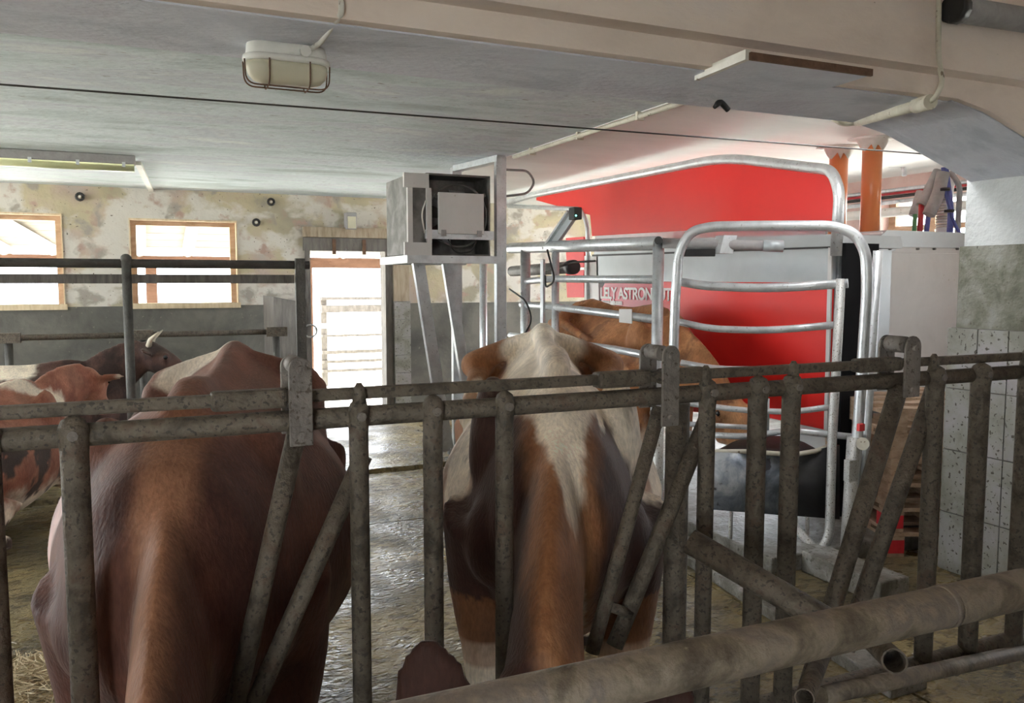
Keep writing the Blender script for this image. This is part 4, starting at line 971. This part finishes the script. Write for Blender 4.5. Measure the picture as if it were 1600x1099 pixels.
l4 = gpos(70, 6.9); cow('cow', (l4.x-.25, l4.y+.1), math.radians(8), 'dark brown horned cow lying behind the reddish one, near the dark wall', coat_dark, (1.02,0,.98), (1.45,-.12,.66), voxel=.022, lying=True, horns=True)
cow('cow', (3.46, 5.55), -PI/2+.02, 'tan cow standing in the milking stall in front of the red panels', coat_tan, (1.15,0,.86), (1.42,.02,.45), voxel=.018)

# ================================================================== FEED FENCE
YN = 1.6
ff = empty('feed_fence', (1, YN, 0), 'grimy self-locking feed fence of steel pipes that the cows put their heads through', 'fence')
def fy(px, py, dy=0): return at(px, py, Y=YN+dy)
zr = at(600, 648, Y=YN).z; zl = at(600, 611, Y=YN+.01).z; zlo = .52
xA, xB = -1.3, 4.0
build('top_rail', MB().cyl((xA, YN, zr), (xB, YN, zr), .0205, 16), M['fence'], ff)
build('locking_bar', MB().box(xA, xB, YN-.012, YN+.012, zl-.0115, zl+.0115), M['fence'], ff, .004)
build('lower_rail', MB().cyl((xA, YN, zlo), (xB, YN, zlo), .026, 14), M['fence'], ff)
for a_, b_ in ((328, 447), (930, 1012), (1030, 1100), (1335, 1402)):
    x0_, x1_ = fy(a_, 610).x, fy(b_, 610).x; build('sleeve', MB().box(x0_, x1_, YN-.019, YN+.019, zl-.019, zl+.017), M['fence'], ff, .007)
# uprights with rounded tops
def upright(px, top, r_=.019, knob=True, bot=zlo):
    x = fy(px, 700).x
    b = MB(); b.tube([(x, YN-.012, bot), (x, YN-.014, zr-.03), (x, YN-.016, zr+.012), (x, YN-.016, zr+.028), (x, YN-.016, zr+.036)], [r_, r_, r_*1.12, r_*.85, r_*.3], 14)
    up_ = build('upright', b, M['fence'], ff)
    if knob:
        k = MB(); k.cyl((x, YN-.045, zr+.005), (x, YN-.02, zr+.005), .009, 8); k.cyl((x, YN-.02, zr), (x, YN+.03, zr), .014, 10); build('pivot_bolt', k, M['fence_plate'], up_)
for px, r_ in ((-18,.02),(117,.023),(558,.019),(673,.0205),(784,.0195),(1098,.020),(1176,.0235),(1228,.0235),(1450,.024),(1520,.026),(1592,.024)): upright(px, 0, r_)
# spacer knob on the locking bar
for px in (558, 1096, 1232, 1450, 1592):
    x = fy(px, 600).x; build('lug', MB().tube([(x, YN-.016, zr+.02), (x, YN-.016, zl+.012), (x, YN-.016, zl+.022)], [.016,.011,.005], 10), M['fence'], ff)
# clamp plates
def plate(px, ytop, ybot, w_px, knob_dx):
    c = fy(px, ytop); x = c.x; z1 = fy(px, ytop).z; z0 = fy(px, ybot).z; hw = (fy(px+w_px/2, 600).x-fy(px-w_px/2, 600).x)/2
    def strap(y, nm, sh=0, z0_=z0):
        pts = [(x+sh-hw, z0_), (x+sh+hw, z0_)]+[(x+sh+hw*math.cos(a), z1-hw+hw*math.sin(a)) for a in [PI*k/10 for k in range(11)]]
        b = MB(); b.prism([(p[0], y, p[1]) for p in pts], (0,.007,0)); return build(nm, b, M['fence_plate'], ff, .002)
    cp = strap(YN-.040, 'clamp_plate'); strap(YN+.028, 'clamp_plate', knob_dx, zr-.03)
    k = MB(); k.cyl((x, YN-.050, z1-hw*1.1), (x, YN+.04, z1-hw*1.1), .008, 10); k.cyl((x, YN-.048, z0+.02), (x, YN+.035, z0+.02), .008, 10); build('bolt', k, M['fence_plate'], cp)
    k = MB(); k.cyl((x+knob_dx, YN-.028, z1-hw*.8), (x+knob_dx, YN+.024, z1-hw*.8), hw*.78, 14); build('roller', k, M['fence_plate'], ff)
plate(463, 556, 692, 36, -.004); plate(1034, 538, 662, 26, -.016); plate(1409, 524, 618, 24, -.018)
# slanted locking arms and fixed braces
def arm(nm, a_, b_, r_, dy=0): build(nm, MB().cyl(fy(*a_, dy), fy(*b_, dy), r_, 14), M['fence'], ff)
arm('locking_arm', (466, 665), (366, 1110), .0185, -.012)
arm('locking_arm', (1031, 636), (925, 1020), .0165, -.012)
arm('locking_arm', (1405, 604), (1262, 1075), .0245, -.012)
arm('fixed_brace', (568, 712), (385, 1130), .0185, .01)
arm('fixed_brace', (1104, 655), (960, 1010), .020, .01)
arm('fixed_brace', (1460, 606), (1330, 985), .0235, .01)
arm('cross_piece', (945, 945), (985, 960), .012, 0)
# second frame post behind the fence
x = fy(1060, 700, .06).x; build('support_post', MB().cyl((x, YN+.065, 0), (x, YN+.065, zr-.03), .029, 14), M['fence'], ff)
x = fy(1030, 700, .06).x

# front neck rail
YFr = .85
p0 = at(500, 1139, Y=YFr); p1 = at(1200, 1007, Y=YFr); dv = (p1-p0).normalized(); dv = Vector((1, 0, 0))
zf = at(1300, 988, Y=YFr).z
nr = empty('neck_rail', (.8, YFr, 0), 'thick muddy steel neck rail running diagonally across the foreground', 'rail')
build('pipe', MB().cyl((-.6, YFr, zf), (3.2, YFr, zf), .031, 20), M['rail_front'], nr)
build('weld_seam', MB().cyl((at(1470,950,Y=YFr).x, YFr, zf), (at(1470,950,Y=YFr).x+.012, YFr, zf), .0325, 20), M['rail_front'], nr)
for X_ in (-.5, 3.0): build('post', MB().cyl((X_, YFr, 0), (X_, YFr, zf), .03, 14), M['fence'], nr)
# slanted brace pipe with open end
a0 = at(1078, 846, F=1.88); a1 = at(1345, 1002, F=1.70)
tag(build('brace_pipe', MB().tube([a0, a1], .029, 20, hollow=True), M['fence']), 'dark slanted pipe with an open end pointing down right behind the neck rail', 'pipe')
# open-ended stubs and low pipe at bottom right
tag(build('pipe_stub', MB().tube([at(1398, 1034, F=1.50), at(1335, 975, F=2.05)], .0225, 20, hollow=True), M['fence']), 'short dark pipe with a round open end facing out under the neck rail', 'pipe')
tag(build('pipe_stub', MB().tube([at(1257, 1092, F=1.62), at(1290, 1010, F=2.0)], .019, 20, hollow=True), M['fence']), 'lower open pipe end near the bottom edge, left of the low rusty rail', 'pipe')
a0 = at(1282, 1088, F=1.98); a1 = at(1640, 1010, F=2.6)
tag(build('low_rail', MB().tube([a0, a1], .022, 18), M['rail_front']), 'low rusty pipe running along the bottom right corner under the neck rail', 'pipe')
b = MB(); b.box(-2, 4.0, 1.18, 1.32, 0, .35); struct('feed_kerb', b, M['dado'], bev=.02)

# ================================================================== STRAW
def straw(cx, cy, rx, ry, n, h):
    b = MB()
    for i in range(n):
        a = random.uniform(0, 2*PI); r_ = math.sqrt(random.random()); x = cx+rx*r_*math.cos(a); y = cy+ry*r_*math.sin(a); z = h*(1-r_**1.5)*random.random()+.006
        t = random.uniform(0, PI); L = random.uniform(.03, .09); dz_ = random.uniform(-.02,.02)
        d_ = Vector((math.cos(t)*L, math.sin(t)*L, dz_)); s_ = Vector((-math.sin(t), math.cos(t), 0))*.0022
        p = Vector((x, y, max(z, .012+abs(dz_)))); b.add([p-d_-s_, p+d_-s_, p+d_+s_, p-d_+s_, p-d_+Vector((0,0,.003)), p+d_+Vector((0,0,.003))], [(0,1,5,4),(3,4,5,2),(0,3,2,1)])
    return b
c = at(75, 1085, Z=0)
o = build('straw_heap', straw(c.x, c.y, .42, .34, 2600, .09), M['straw']); tag(o, 'heap of pale straw on the wet floor at the bottom left', 'straw', kind='stuff')
